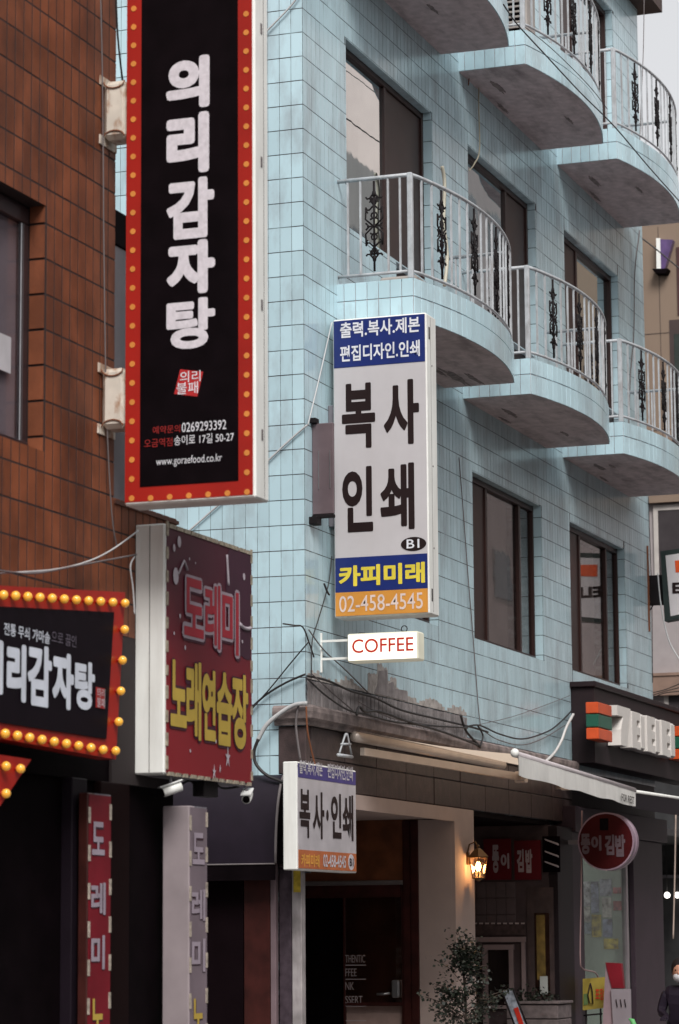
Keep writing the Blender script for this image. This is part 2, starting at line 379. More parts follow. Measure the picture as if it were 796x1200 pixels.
# --- tiles on the side wall that faces the camera, one by one
def tile_mesh(w, h, t=.012, c=.003):
    return MB().cbox(-w/2, w/2, -t, 0, -h/2, h/2, c).mesh('wall_tile', M_TILE)
TG, TH = .0045, .0085
tm_side = MB().cbox(0, .006, -PC/2+TG/2, PC/2-TG/2, -PZ/2+TH/2, PZ/2-TH/2, .0012).mesh('wall_tile', M_TILE)
mbs = MB(); cnt = 0
for k in range(-4, 46):
    zc = ZJ(k)+PZ/2
    for j in range(0, 72):
        yc = .004+PC*(j+.5)
        if j < 2 and zc < 3.55: continue
        vis = (zc > 4.4 and j < 3 and zc < 11.2) or (zc <= 5.5 and j < 10 and zc > 2.9) or (6.9 < zc < 11.2 and 15 <= j < 17)
        if vis and cnt < 298:
            o = place('wall_tile', tm_side, bb, (random.uniform(-.0015, .0005), yc, zc)); cnt += 1
            o.rotation_euler = (0, random.gauss(0, .002), random.gauss(0, .003))
        elif zc < Z_TOP: mbs.box(0, .006, yc-PC/2+TG/2, yc+PC/2-TG/2, zc-PZ/2+TH/2, zc+PZ/2-TH/2)
# --- street facade tiles (about 5 px wide in the photo: joined, still real tiles)
def facade_rows(): 
    for k in range(-2, 46): yield ZJ(k)
for k in range(-2, 46):
    z0, z1 = ZJ(k)+TH/2, ZJ(k)+PZ-TH/2
    for j in range(0, 116):
        x0, x1 = PC*j+.0035, PC*(j+1)-.0035
        if x0 > X_END: break
        if k < 0 and x1 < 5.06: continue
        c = (x0, min(x1, X_END), max(z0, SHOP_Z), min(z1, Z_TOP)); ok = c[3]-c[2] > .02
        for h in openings:
            if not ok: break
            if h[0] < c[1] and h[1] > c[0] and h[2] < c[3] and h[3] > c[2]:
                a = [(max(0, h[0]-c[0]), 0), (max(0, c[1]-h[1]), 1), (max(0, h[2]-c[2]), 2), (max(0, c[3]-h[3]), 3)]
                fr = max([(a[0][0]/(c[1]-c[0]), 0), (a[1][0]/(c[1]-c[0]), 1), (a[2][0]/(c[3]-c[2]), 2), (a[3][0]/(c[3]-c[2]), 3)])
                if fr[0] < .06: ok = False
                elif fr[1] == 0: c = (c[0], h[0], c[2], c[3])
                elif fr[1] == 1: c = (h[1], c[1], c[2], c[3])
                elif fr[1] == 2: c = (c[0], c[1], c[2], h[2])
                else: c = (c[0], c[1], h[3], c[3])
        if ok: d = random.uniform(-.001, .001); mbs.box(c[0], c[1], d, .006, c[2], c[3])
# reveals: right jambs, sills, heads in the same tile
for h in openings:
    for k in range(-1, 46):
        z0, z1 = max(ZJ(k)+TH/2, h[2]), min(ZJ(k)+PZ-TH/2, h[3])
        if z1-z0 > .02: mbs.box(h[1]-.012, h[1]+.001, .004, .10, z0, z1); mbs.box(h[0]-.001, h[0]+.012, .004, .10, z0, z1)
    n = int((h[1]-h[0])/PC)
    for j in range(n): mbs.box(h[0]+PC*j+.014, h[0]+PC*(j+1)+.008, .004, .10, h[3]-.012, h[3]+.001)
mbs.build('wall_tile_field', M_TILE, bb, kind='stuff')

# --- windows
def window(bld, x0, x1, z0, z1, split, name='window', boards=(), gm=None):
    """brown framed window set 0.1 m back; split = x of mullions"""
    f = MB(); t = .055
    f.cbox(x0+.012, x0+t, .10, .17, z0, z1); f.cbox(x1-t, x1-.012, .10, .17, z0, z1)
    f.cbox(x0+t, x1-t, .10, .17, z1-t-.02, z1-.012); f.cbox(x0+t, x1-t, .09, .17, z0+.002, z0+t)
    for i, s in enumerate(split): f.cbox(s-.035, s+.035, .105+.006*(i % 2), .165, z0+t, z1-t-.02)
    fr = f.build(name, M_FRAME, bld)
    xs = [x0+t]+[s for s in split]+[x1-t]
    for i in range(len(xs)-1):
        a, b = xs[i]+.03*(i > 0), xs[i+1]-.03*(i < len(xs)-2)
        if i in boards: MB().cbox(a, b, .125, .16, z0+t, z1-t-.02).build('board_panel', M_FRAME, fr)
        else:
            yy = .135 if i % 2 == 0 else .150
            MB().box(a, b, yy, yy+.006, z0+t, z1-t-.02).build('pane', gm or M_GLASS, fr)
    MB().add([(x0, .45, z0), (x1, .45, z0), (x1, .45, z1), (x0, .45, z1)], [(0, 1, 2, 3)]).build('blind', M_BLIND, fr)
    return fr
for i, (a, b, c, d) in enumerate(LOW): window(bb, a, b, c, d, [a+.88, a+2.28], boards=(0,), gm=M_GLASS2)
for X0, zb in UP:
    a, b = X0, X0+2.85
    sp = a+1.55 if X0 < 5 else (a+1.9 if X0 < 9 else a+1.0)
    window(bb, a, b, zb+.86, zb+2.84, [sp], boards=((1,) if X0 < 9 else (0,)))
    mb = MB(); mb.cbox(X0+1.56, b-.012, .11, .17, zb+.12, zb+.859)
    mb.build('door_panel', M_FRAME, bb)
MB().box(2.9, 2.98, .35, .4, 5, 6.8).build('curtain_edge', M_BLIND, bb)

# --- bare strip where the last course fell off, broken mortar edge
mb = MB()
for j in range(0, 42): 
    x0 = .03+PC*j; mb.box(x0+.012, x0+PC-.012, -.006, .001, 3.775, 4.012-random.uniform(0, .008))
mb.build('bare_strip_rib', M_MORT, bb, kind='stuff')
mb = MB(); x = .05; pr = .02
while x < 5.05:
    h0 = .05+.03*math.sin(x*7)+random.uniform(-.02, .03); wdt = random.uniform(.05, .11)
    if 1.75 < x < 3.1: h0 = [.20, .21, .33, .30, .17, .22, .12, .10, .11, .06][min(9, int((x-1.75)/.14))]
    mb.prism([(x, -.004, 4.022), (x+wdt, -.004, 4.022), (x+wdt, -.004, 4.03+h0*.9), (x+wdt*.5, -.004, 4.03+h0), (x, -.004, 4.03+h0*.92)], (0, .006, 0)); x += wdt-.001
mb.build('broken_mortar_edge', M_MORT2, bb)
mb = MB(); mb.prism([(1.95, -.008, 4.03), (3.02, -.008, 4.03), (3.0, -.008, 4.14), (2.6, -.008, 4.13), (2.55, -.008, 4.20), (2.38, -.008, 4.16), (2.36, -.008, 4.30), (2.1, -.008, 4.27), (2.05, -.008, 4.12)], (0, .006, 0))
mb.build('exposed_mortar_patch', M_MORT, bb)

# --- stone cornice wrapping the corner, granite blocks below
def cornice_profile():  # (out, z)
    return [(0, 3.58), (.05, 3.58), (.06, 3.62), (.10, 3.64), (.11, 3.70), (.105, 3.74), (.07, 3.765), (0, 3.77)]
mb = MB(); pr = cornice_profile(); path = [((0, .30), (-1, 0)), ((0, 0), (-1, -1)), ((9.5, 0), (0, -1))]
vs = []
for (x, y), (nx, ny) in path:
    for o_, z in pr: vs.append((x+nx*o_, y+ny*o_, z))
n = len(pr); fs = [(i*n+k, (i+1)*n+k, (i+1)*n+k+1, i*n+k+1) for i in range(2) for k in range(n-1)]
mb.add(vs, fs+[tuple(range(n)), tuple(range(2*n, 3*n))[::-1]]); mb.build('cornice', M_CORN, bb)
gb = MB()
def stone_blocks(x0, x1, z0, z1, y0, nx, zs):
    for i in range(nx):
        for a, b in zip(zs, zs[1:]):
            xa = x0+(x1-x0)*i/nx; xb = x0+(x1-x0)*(i+1)/nx
            MB().cbox(xa+.004, xb-.004, y0+random.uniform(-.006, .004), .12, a+.004, b-.004, .008).build('granite_block', M_STONE, bb)
MB().box(.13, 9.5, .0135, .3, 2.99, 3.579).box(.11, .15, .0135, .3, 2.2, 3).build('wall', M_GROUT, bb)
stone_blocks(.115, 9.5, 0, 0, -.01, 10, [2.99, 3.28, 3.579])
# pillar at the corner, side face
for a, b in ((2.25, 2.72), (2.72, 3.12), (3.12, 3.579)):
    MB().cbox(-.012, .108, 0.0, .278, a+.004, b-.004, .01).build('granite_block', M_STONE, bb)
MB().cbox(-.01, .10, .155, .278, .12, 2.25, .01).build('polished_pillar', mat('polished_dark_granite', (.06, .045, .055), rough=.15, var=.3, scale=12), bb)
MB().cbox(-.006, .10, .052, .150, .12, 2.25, .006).build('marble_strip', mat('grey_marble', (.34, .31, .31), rough=.2, var=.4, scale=3, streak=.6, streakcol=(.10, .08, .08), sscale=(9, 9, 2)), bb)
MB().box(-.012, -.0065, .06, .13, 2.02, 2.22).build('yellow_tag', mat('yellow_film', (.5, .36, .03), var=.3, scale=20), bb)

# --- beige portal, porch and glass door
po = thing('porch_portal', 'beige plastered porch portal under the cream awning with dark timber inside', 'doorway', (2.6, 0, 0))
mb = MB(); mb.box(.13, 5.22, -.03, .012, 2.84, 2.985); mb.build('lintel', M_BEIGE, po)
MB().box(4.512, 5.22, -.03, .012, .12, 2.84).build('jamb', M_BEIGE, po)
MB().box(4.51, 5.22, .0121, .385, .12, 2.86).build('reveal', M_BEIGE, po)
MB().box(.13, 4.51, .0125, 2.1, 2.87, 2.98).build('porch_ceiling', M_BEIGE, po)
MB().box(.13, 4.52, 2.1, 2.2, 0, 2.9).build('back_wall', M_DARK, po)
MB().box(4.53, 4.7, .385, 2.1, 2.2, 2.87).build('transom_panel', M_WOOD, po)
MB().cbox(4.49, 4.7, .386, .475, .12, 2.86).cbox(4.505, 4.7, .478, .568, .12, 2.86).build('timber_post', M_MAROON, po)
MB().cbox(4.50, 4.6, .569, 1.80, 2.165, 2.215, .01).build('door_head', mat('brushed_steel_trim', (.30, .27, .27), rough=.35, metal=.6), po)
MB().box(4.52, 4.6, .60, 1.80, 2.03, 2.164).build('head_rail', M_MAROON, po)
d = MB().cbox(4.53, 4.56, .573, .60, .15, 2.16).cbox(4.53, 4.56, 1.245, 1.275, .15, 2.03).cbox(4.53, 4.56, .60, 1.245, .86, .90).build('glass_door', M_MAROON, po)
MB().box(4.54, 4.548, .60, 1.245, .90, 2.03).build('pane', glass_mat('door_glass', .42, (.72, .57, .50), (.8, .7, .66)), d)
for s, y0, y1, x1 in (('THENTIC', 1119, 1128, 428), ('FFEE', 1135, 1144, 418), ('NK', 1151, 1160, 415), ('SSERT', 1167, 1176, 425)):
    lettering(d, s, ('X', 4.536), (405, y0, x1, y1), mat('etched_white', (.45, .38, .38)), off=.0)
for y in (1131, 1147.5, 1179, 1196):
    mb = MB(); panelX(mb, 4.535, 405, y-.5, 429, y+.6, 0, .002); mb.build('etched_rule', mat('etched_white', (.45, .38, .38)), d)
MB().cbox(4.47, 4.53, .615, .70, .95, 1.14, .015).build('door_handle', M_STEEL, d)
MB().tube([(4.48, .72, 1.0), (4.46, .78, .99), (4.46, .86, .99)], .014).build('door_handle', M_STEEL, d)
MB().box(4.64, 4.7, .57, 2.1, 0, 2.16).build('reflection_backing', mat('brown_reflection_tone', (.42, .29, .25), var=.3, scale=3), po)  # brown put behind the pane to stand in for reflections in the glass
MB().box(4.6, 4.62, 1.28, 1.80, .12, 2.16).build('doorway_shade_sheet', M_DARK, po)  # black sheet standing in for the shade inside the open doorway
MB().add([(.13, .3, .125), (4.5, .3, .125), (4.5, 2.1, .125), (.13, 2.1, .125)], [(0, 1, 2, 3)]).build('porch_floor', M_STONE, po)

# lantern on the portal jamb
la = thing('wall_lantern', 'lit brass lantern glowing on the beige portal jamb', 'lantern', (4.95, -.25, 2.2))
LC = Vector((4.95, -.16, 2.40))
mb = MB()
hexr = lambda r, z, n=6: [(LC.x+r*math.cos(math.pi*2*k/n+.3), LC.y+r*math.sin(math.pi*2*k/n+.3), z) for k in range(n)]
T, B = hexr(.115, 2.46), hexr(.075, 2.235)
for a, b in zip(T, B): mb.tube([a, b], .006, 5)
mb.tube(T+[T[0]], .009, 5); mb.tube(B+[B[0]], .009, 5)
mb.add(hexr(.13, 2.465)+hexr(.05, 2.54)+hexr(.02, 2.56), [(k, (k+1) % 6, (k+1) % 6+6, k+6) for k in range(6)]+[(k+6, (k+1) % 6+6, (k+1) % 6+12, k+12) for k in range(6)]+[(0, 1, 2, 3, 4, 5)[::-1]])
mb.add(hexr(.07, 2.235)+hexr(.012, 2.20), [(k, k+6, (k+1) % 6+6, (k+1) % 6) for k in range(6)])
mb.sphere((LC.x, LC.y, 2.58), .018); mb.tube([(LC.x, LC.y, 2.56), (LC.x, LC.y+.03, 2.63), (LC.x, LC.y+.10, 2.60), (LC.x, -.03, 2.48)], .009)
mb.cbox(LC.x-.03, LC.x+.03, -.055, -.031, 2.38, 2.52); mb.build('lantern_cage', mat('aged_brass', (.16, .09, .04), rough=.35, metal=.7), la)
mb = MB(); T2, B2 = hexr(.108, 2.458), hexr(.070, 2.24)
mb.add(T2+B2, [(k, (k+1) % 6, (k+1) % 6+6, k+6) for k in range(6)]); mb.build('lantern_glass', glass_mat('lantern_glass', .2, (1, .9, .8), (1, .95, .88)), la)
MB().sphere((LC.x, LC.y, 2.36), .028, sc=(1, 1, 1.9)).build('bulb', mat('glowing_bulb', (1, .6, .25), emit=26, ecol=(1, .55, .2)), la)
ld = bpy.data.lights.new('lantern_light', 'POINT'); ld.energy = 9; ld.color = (1, .52, .2); ld.shadow_soft_size = .04
lo = bpy.data.objects.new('lantern_light', ld); COL.objects.link(lo); lo.parent = la; lo.location = Vector((LC.x, LC.y-.01, 2.36))-base_of(la)

# side recess between portal and shop: wall facing the camera
rc = thing('side_shopfront', 'dim recessed shopfront of dark stone and a white framed door beside the portal', 'shopfront', (6.8, .5, 0))
RX = 8.3
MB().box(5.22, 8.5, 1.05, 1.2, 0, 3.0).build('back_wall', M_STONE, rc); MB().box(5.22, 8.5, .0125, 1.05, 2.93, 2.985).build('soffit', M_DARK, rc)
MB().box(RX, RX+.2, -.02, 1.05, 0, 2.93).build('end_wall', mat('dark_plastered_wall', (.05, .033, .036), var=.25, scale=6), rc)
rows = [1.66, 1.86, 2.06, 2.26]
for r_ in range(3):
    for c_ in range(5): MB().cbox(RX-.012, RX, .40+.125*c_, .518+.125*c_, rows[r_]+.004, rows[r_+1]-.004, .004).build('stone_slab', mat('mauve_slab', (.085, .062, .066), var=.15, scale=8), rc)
mb = MB(); panelX(mb, RX, 555, 1082, 617, 1096, .03, .03); mb.build('door_canopy', mat('dark_carved_wood', (.05, .03, .03), var=.5, scale=20), rc)
mb = MB()
for k in range(9): panelX(MB(), RX, 556+k*7, 1081.2, 560+k*7, 1083, .045, .012).build('light_bead', mat('pale_bead', (.4, .33, .33)), rc)
mb = MB(); fx = lambda a, b, c, d, pr: panelX(mb, RX, a, b, c, d, pr, .035)
fx(554, 1098, 617, 1104, .05); fx(554, 1104, 557, 1215, .045); fx(613, 1104, 617, 1215, .045)
fx(567, 1107, 603, 1113, .04); fx(567, 1113, 573, 1215, .04); fx(598, 1113, 603, 1215, .04); fx(573, 1178, 598, 1182, .04)
mb.build('door', mat('grey_white_door_paint', (.24, .18, .18), var=.1), rc)
mb = MB(); panelX(mb, RX, 573, 1113, 598, 1178, .02, .006); panelX(mb, RX, 557, 1112, 566, 1200, .018, .006); mb.build('pane', glass_mat('door_glass2', .22, (.6, .52, .5), (.3, .25, .22)), rc)
mb = MB(); panelX(mb, RX, 619, 1040, 650, 1200, .02, .02); mb.build('stone_jamb', M_STONE, rc)
mb = MB(); panelX(mb, RX, 628, 1070, 645, 1168, .03, .01); mb.build('side_window', glass_mat('door_glass', .42, (.72, .57, .50), (.8, .7, .66)), rc)
mb = MB(); panelX(mb, RX, 630, 1072, 640, 1148, .036, .004); mb.build('poster', mat('faded_ochre_poster', (.15, .095, .02), var=.6, scale=9), rc)
mb = MB(); panelX(mb, RX, 634, 1144, 643, 1165, .038, .004); mb.build('notice', mat('pale_notice', (.42, .44, .42)), rc)
# red banner
rbn = thing('red_banner_sign', 'pair of dark red hanging shop panels with pale lettering in the recess', 'sign', (RX-.05, .45, 2.2))
mb = MB(); panelX(mb, RX-.05, 567, 983, 599, 1031, 0, .02); mb.build('panel', mat('deep_maroon_panel', (.11, .006, .012), rough=.5, spec=.2), rbn)
mb = MB(); panelX(mb, RX-.05, 603, 985, 634, 1031, 0, .02); mb.build('panel', MATS['deep_maroon_panel'], rbn)
ml = mat('dim_pale_lettering', (.36, .30, .32))
for s, p in (('뚱', (577, 990, 585, 1023)), ('이', (587, 1000, 597, 1018)), ('김', (606, 995, 614, 1022)), ('밥', (616, 995, 624, 1023))): lettering(rbn, s, ('X', RX-.05), p, ml, .05)
lv = thing('louvred_lamp_box', 'black box with three pale slats at the right of the red banner', 'lamp box', (RX-.06, -.08, 2.5))
mb = MB(); panelX(mb, RX-.05, 636, 980, 656, 1022, 0, .03); mb.build('case', M_DARK, lv)
for y in (984, 998, 1010):
    mb = MB(); a = onX(640, y, RX-.09); b = onX(655, y+5, RX-.09); mb.prism([a, a+Vector((0, 0, -.012)), b+Vector((0, 0, -.02)), b], (-.06, 0, .01)); mb.build('slat', mat('pale_slat', (.45, .4, .42)), lv)
# storefront at right
sf = thing('mauve_shopfront', 'mauve metal shopfront with posters behind tall glass below the brown fascia', 'shopfront', (11.5, -.1, 0))
MB().cbox(8.31, 9.02, -.13, 1.0, 0, 2.92).build('pier', mat('black_pier', (.012, .008, .010), rough=.5, spec=.2), sf)
MB().cbox(9.03, 9.55, -.12, .1, 0, 2.87).build('pilaster', M_SHOPM, sf)
MB().cbox(9.03, X_END-.05, -.17, .10, 2.875, 3.19).build('fascia_beam', M_SHOPM, sf)
MB().box(9.5, X_END, .013, .2, 3.19, 3.7).build('upper_panel', M_SEVB, sf)
MB().cbox(12.15, 13.2, -.12, .12, 0, 2.87).cbox(13.22, X_END-.1, -.10, .12, 0, 2.87).build('pilaster', M_SHOPM, sf)
MB().box(9.55, 12.15, -.06, -.05, .3, 2.87).build('pane', M_CLEAR, sf)
MB().cbox(11.85, 11.95, -.09, -.02, .1, 2.87).build('mullion', mat('grey_metal_post', (.32, .28, .30), rough=.3, metal=.5), sf)
MB().box(12.1, 12.2, -.04, 2.2, 0, 2.9).box(9.5, 12.2, 2.2, 2.3, 0, 2.9).box(9.2, 9.5, .3, 2.3, 0, 2.9).box(9.2, 12.2, .12, 2.3, 2.88, 2.95).build('shop_interior', mat('pale_green_interior', (.36, .42, .38), var=.1, scale=1), sf)
MB().cbox(10.2, 11.8, .9, 1.05, 2.80, 2.86).build('tube_lamp', mat('lit_tube_lamp', (1, 1, .98), emit=2.8, ecol=(.92, 1, .93)), sf)
PC_ = [(.45, .42, .48), (.25, .28, .42), (.55, .5, .5), (.5, .38, .06), (.35, .35, .45), (.42, .09, .1), (.3, .36, .45)]
for i, (a, b, c, d, ci) in enumerate(((683, 1033, 692, 1062, 0), (693, 1033, 702, 1070, 1), (703, 1030, 717, 1050, 4), (683, 1063, 692, 1080, 2), (683, 1081, 693, 1094, 6), (694, 1072, 705, 1098, 3), (706, 1052, 717, 1075, 2), (707, 1077, 718, 1098, 1), (719, 1040, 730, 1047, 5), (719, 1056, 731, 1067, 5), (708, 1100, 725, 1112, 3))):
    mb = MB(); panelX(mb, 12.1, a, b, c, d, .01+.002*(i % 3), .004)
    mb.build('poster', mat('poster_print_%d' % ci, PC_[ci], var=.75, scale=16, streak=.6, streakcol=(.16, .13, .16), sscale=(14, 14, 22)), sf)
MB().box(14.0, 15.2, 1.2, 3, 0, 2.6).build('dark_recess', M_ROOM, sf)

# ================================================================= BALCONIES
def orn_mesh():
    """cast iron baluster ornament in the local YZ plane, 0.95 high"""
    mb = MB(); S = .00082; r = .0098
    def ln(pts, rr=r):
        for sy in (1, -1):
            for sz in (1, -1): mb.tube([(random.uniform(-.001, .001), sy*p[0]*S, sz*p[1]*S) for p in pts], rr, 5)
    mb.tube([(0, 0, -.46), (0, 0, .46)], .012, 6)
    ln([(105, 235), (110, 90), (0, -10)]); ln([(0, 0), (65, 0), (88, 22), (108, 44)]); ln([(65, 0), (88, -10)])
    ln([(108, 240), (88, 205), (60, 205), (30, 235), (0, 262)]); ln([(88, 205), (98, 180), (80, 170)])
    ln([(0, 170), (30, 160), (38, 130), (22, 100), (0, 92)]); ln([(22, 100), (52, 84)])
    ln([(0, 410), (28, 385), (55, 350), (88, 345), (105, 368)]); ln([(0, 320), (40, 318), (62, 300)], .006); ln([(0, 300), (40, 305), (50, 335), (28, 362)]); ln([(0, 262), (24, 290), (30, 330), (0, 360)])
    mb.sphere((0, 0, 0), .02, 6, 4); mb.sphere((0, 0, .33), .022, 6, 4, (1, 1, 1.8)); mb.sphere((0, 0, -.33), .022, 6, 4, (1, 1, 1.8))
    return mb.mesh('ornament', M_IRON)
ORN = orn_mesh()
BAL = MB().box(-.0095, .0095, -.0095, .0095, -.48, .48).mesh('baluster', M_RAIL)
tb_low = MB().cbox(-PC/2+.003, PC/2-.003, -.012, 0, 0, .222, .003).mesh('parapet_tile', M_TILE)
tb_up = MB().cbox(-PC/2+.003, PC/2-.003, -.012, 0, 0, .178, .003).mesh('parapet_tile', M_TILE)
def balcony(x0, zs, full=True):
    x1 = x0+3.5; xm = (x0+x1)/2; D, Bw = .79, .24
    def arc(t, grow=0.):       # t in 0..1 along the front
        x = x0+(x1-x0)*t; u = (x-xm)/1.75
        return Vector((x, -(D+Bw*(1-u*u))-grow, 0))
    N = 28
    P = [Vector((x0, .02, 0)), *[arc(i/N) for i in range(N+1)], Vector((x1, .02, 0))]
    inset = [Vector((p.x, p.y, zs)) for p in P]
    mb = MB(); n = len(inset)
    mb.add(inset+[p+Vector((0, 0, .385)) for p in inset], [tuple(range(n)), tuple(range(n, 2*n))[::-1]]+[(i, i+n, (i+1) % n+n, (i+1) % n) for i in range(n)])
    b = mb.build('balcony', M_SOFFIT, bb)
    rp = random.Random(int(x0*10+zs*7)); pm_ = mat('bare_concrete_patch', (.20, .155, .15), var=.5, scale=18)
    spots = [(x1-.55, -.30, .62, .07), (x1-.42, -.46, .40, .045), (x1-.95, -.22, .35, .04)] if (x0 < 2 and zs < 9) else [(x0+.55+rp.uniform(0, .5), -.25, .38, .05), (rp.uniform(x0+.5, x1-.6), rp.uniform(-.7, -.4), .22, .03), (rp.uniform(x0+1, x1-.6), -.06, .3, .03)]
    for cx_, cy_, lx_, ly_ in spots:
        n_ = 22; R_1 = [rp.uniform(.45, 1) for _ in range(n_)]
        MB().prism([(cx_+lx_*R_1[k]*math.cos(k*2*math.pi/n_), max(-.76, min(-.015, cy_+ly_*R_1[k]*math.sin(k*2*math.pi/n_))), zs-.004) for k in range(n_)], (0, 0, .0035)).build('peeled_patch', pm_, b)
    # tiles: near end face (facing the camera), then the bowed front
    far = MB(); seg = []
    ny = 6
    for j in range(ny+1):
        yc = -D+.0+PC*(j+.5)-.006
        if yc < .05: seg.append((Vector((x0, yc, 0)), -math.pi/2, True))
    L = [0]; Q = [arc(i/400) for i in range(401)]
    for a, c in zip(Q, Q[1:]): L.append(L[-1]+(c-a).length)
    nt_ = int(L[-1]/PC)
    for j in range(nt_):
        s = (j+.5)*L[-1]/nt_; i = min(399, next(k for k in range(401) if L[k] >= s)); d = (Q[i+1]-Q[i-1]).normalized()
        seg.append((Q[i].copy(), math.atan2(d.y, d.x), j < 9))
    for p, rz, single in seg:
        for me, zz, hh in ((tb_low, zs+.002, .222), (tb_up, zs+.232, .178)):
            q = Vector((p.x, p.y, zz))
            if single and full:
                o = place('parapet_tile', me, b, q, rz+random.gauss(0, .004), random.gauss(0, .006))
            else:
                R = Matrix.Translation(q) @ Matrix.Rotation(rz, 4, 'Z')
                t = MB().box(-PC/2+.003, PC/2-.003, -.012, 0, 0, hh); far.add([R @ v for v in t.v], t.f)
    for j in range(ny): 
        yc = -D+PC*(j+.5)
        for zz, hh in ((zs+.002, .222), (zs+.232, .178)): far.box(x1, x1+.012, yc-PC/2+.003, yc+PC/2-.003, zz, zz+hh)
    far.build('parapet_tile_field', M_TILE, b, kind='stuff')
    # railing
    zb, zt = zs+.49, zs+1.47; rl = .035
    front = [arc(t/N, -.02) for t in range(N+1)]
    for z, rad in ((zt, .021), (zb, .016)):
        r = MB(); path = [Vector((x0+.02, 0.0, z))]+[Vector((p.x+(.02 if i == 0 else 0)-(.02 if i == N else 0), p.y, z)) for i, p in enumerate(front)]+[Vector((x1-.02, 0.0, z))]
        r.tube(path, rad, 6); r.build('top_rail' if z == zt else 'bottom_rail', M_RAIL, b)
    MB().cbox(x0-.005, x0+.05, -D+.0, -D+.055, zs+.41, zt+.02, .008).build('corner_post', M_RAIL, b)
    MB().cbox(x1-.05, x1, -D+.0, -D+.05, zs+.41, zt+.02, .008).build('corner_post', M_RAIL, b)
    for yy, kind in ((-.108, 0), (-.241, 0), (-.384, 1), (-.532, 0), (-.657, 0)):
        if kind: place('ornament', ORN, b, (x0+.02, yy, (zb+zt)/2), math.radians(0))
        else: place('baluster', BAL, b, (x0+.02, yy, (zb+zt)/2))
    s = .2; k = 0
    while s < L[-1]-.08:
        i = next(q for q in range(401) if L[q] >= s); p = arc(i/400, -.02); d = (Q[min(400, i+1)]-Q[max(0, i-1)]).normalized(); rz = math.atan2(d.y, d.x)
        if k % 4 == 2: place('ornament', ORN, b, (p.x, p.y, (zb+zt)/2), rz+math.pi/2)
        else: place('baluster', BAL, b, (p.x, p.y, (zb+zt)/2), rz)
        s += .205; k += 1
    for yy in (-.15, -.35, -.55):
        place('baluster', BAL, b, (x1-.02, yy, (zb+zt)/2))
    return b
for zs in (7.62, 11.46):
    for x0 in (.96, 5.15, 9.40): balcony(x0, zs)
# air conditioner on the upper balcony
ac = thing('air_conditioner', 'cream outdoor air conditioner unit on the topmost centre balcony behind the railing', 'air conditioner', (6.1, -.45, 11.87))
ax0, ax1, ay0, ay1, az0, az1 = 5.55, 5.95, -.70, -.05, 11.90, 12.72
MB().cbox(ax0+.02, ax1, ay0, ay1, az0, az1, .02).build('casing', mat('cream_plastic', (.42, .38, .35), rough=.5, streak=.3), ac)
for k in range(11): MB().cbox(ax0, ax0+.02, ay0+.05, ay1-.05, az0+.08+k*.062, az0+.105+k*.062, .003).build('grille_slat', mat('cream_plastic', (.42, .38, .35)), ac)
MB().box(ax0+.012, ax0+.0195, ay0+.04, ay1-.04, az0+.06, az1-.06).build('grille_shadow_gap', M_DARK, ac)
a2 = thing('air_conditioner', 'beige air conditioner unit low behind the nearest middle balcony railing', 'air conditioner', (3.0, -.3, 8.0))
MB().cbox(1.9, 2.5, -.52, -.12, 8.02, 8.30, .02).build('casing', mat('cream_plastic', (.42, .38, .35)), a2)
MB().cbox(1.88, 1.90, -.48, -.16, 8.06, 8.26, .01).build('grille', M_DARK, a2)

# ================================================================= BROWN BRICK BUILDING (left)
BY, BXE = -1.706, -8.15
br = thing('brown_tiled_building', 'brown clay tiled building at the left edge with one dark window', 'building', (-11, 1, 0))
BP, BZ = .1165, .2268
bz = lambda k: 6.056+BZ*k
bwin = (-12.2, -9.21, 4.60, 6.17)
mb = MB()
for a, b, c, d in sub_rects(-13, BXE-.012, 3.6, 12, [bwin]): mb.box(a, b, BY+.0015, BY+.3, c, d)
mb.box(BXE-.3, BXE-.012, BY+.3, 6, 0, 12); mb.box(BXE-.0125, -7.10, BY+.0015, .5, 2.6, 4.42)
mb.build('wall', M_BGROUT, br)
bt = MB().cbox(-BP/2+.0075, BP/2-.0075, 0, .006, -BZ/2+.006, BZ/2-.006, .001).mesh('brick', M_BRICK)
rest = MB(); nb = 0
for k in range(-11, 26):
    for j in range(0, 42):
        xc = BXE-BP*(j+.5); zc = bz(k)+BZ/2
        if xc < -13 or zc < 3.6: continue
        x0, x1, z0, z1 = xc-BP/2+.0075, xc+BP/2-.0075, zc-BZ/2+.0065, zc+BZ/2-.0065
        if x0 < bwin[1] and x1 > bwin[0] and z0 < bwin[3] and z1 > bwin[2]:
            if zc > bwin[3]-.12 and z1 > bwin[3]+.02: rest.box(x0, x1, BY, BY+.006, bwin[3], z1)
            elif z0 < bwin[2]-.02: rest.box(x0, x1, BY, BY+.006, z0, bwin[2])
            elif x1 > bwin[1]+.02: rest.box(bwin[1], x1, BY, BY+.006, z0, z1)
            continue
        if zc < 7.5 and j < 17 and nb < 285:
            o = place('brick', bt, br, (xc, BY+random.uniform(-.0015, .0003), zc)); o.rotation_euler = (random.gauss(0, .003), 0, random.gauss(0, .004)); nb += 1
        else: rest.box(x0, x1, BY, BY+.006, z0, z1)
for k in range(-11, -7):                                   # lower wing
    for j in range(0, 9):
        xc = BXE+BP*(j+.5); zc = bz(k)+BZ/2
        if nb < 298: place('brick', bt, br, (xc, BY-.001, zc)); nb += 1
        else: rest.box(xc-BP/2+.0075, xc+BP/2-.0075, BY, BY+.006, zc-BZ/2+.008, zc+BZ/2-.008)
for k in range(-8, 1):                                     # window reveal
    z0, z1 = max(bz(k)+.008, bwin[2]), min(bz(k)+BZ-.008, bwin[3])
    if z1 > z0+.02: rest.box(bwin[1]-.012, bwin[1]+.001, BY+.004, BY+.105, z0, z1)
rest.build('brick_field', M_BRICK, br, kind='stuff')
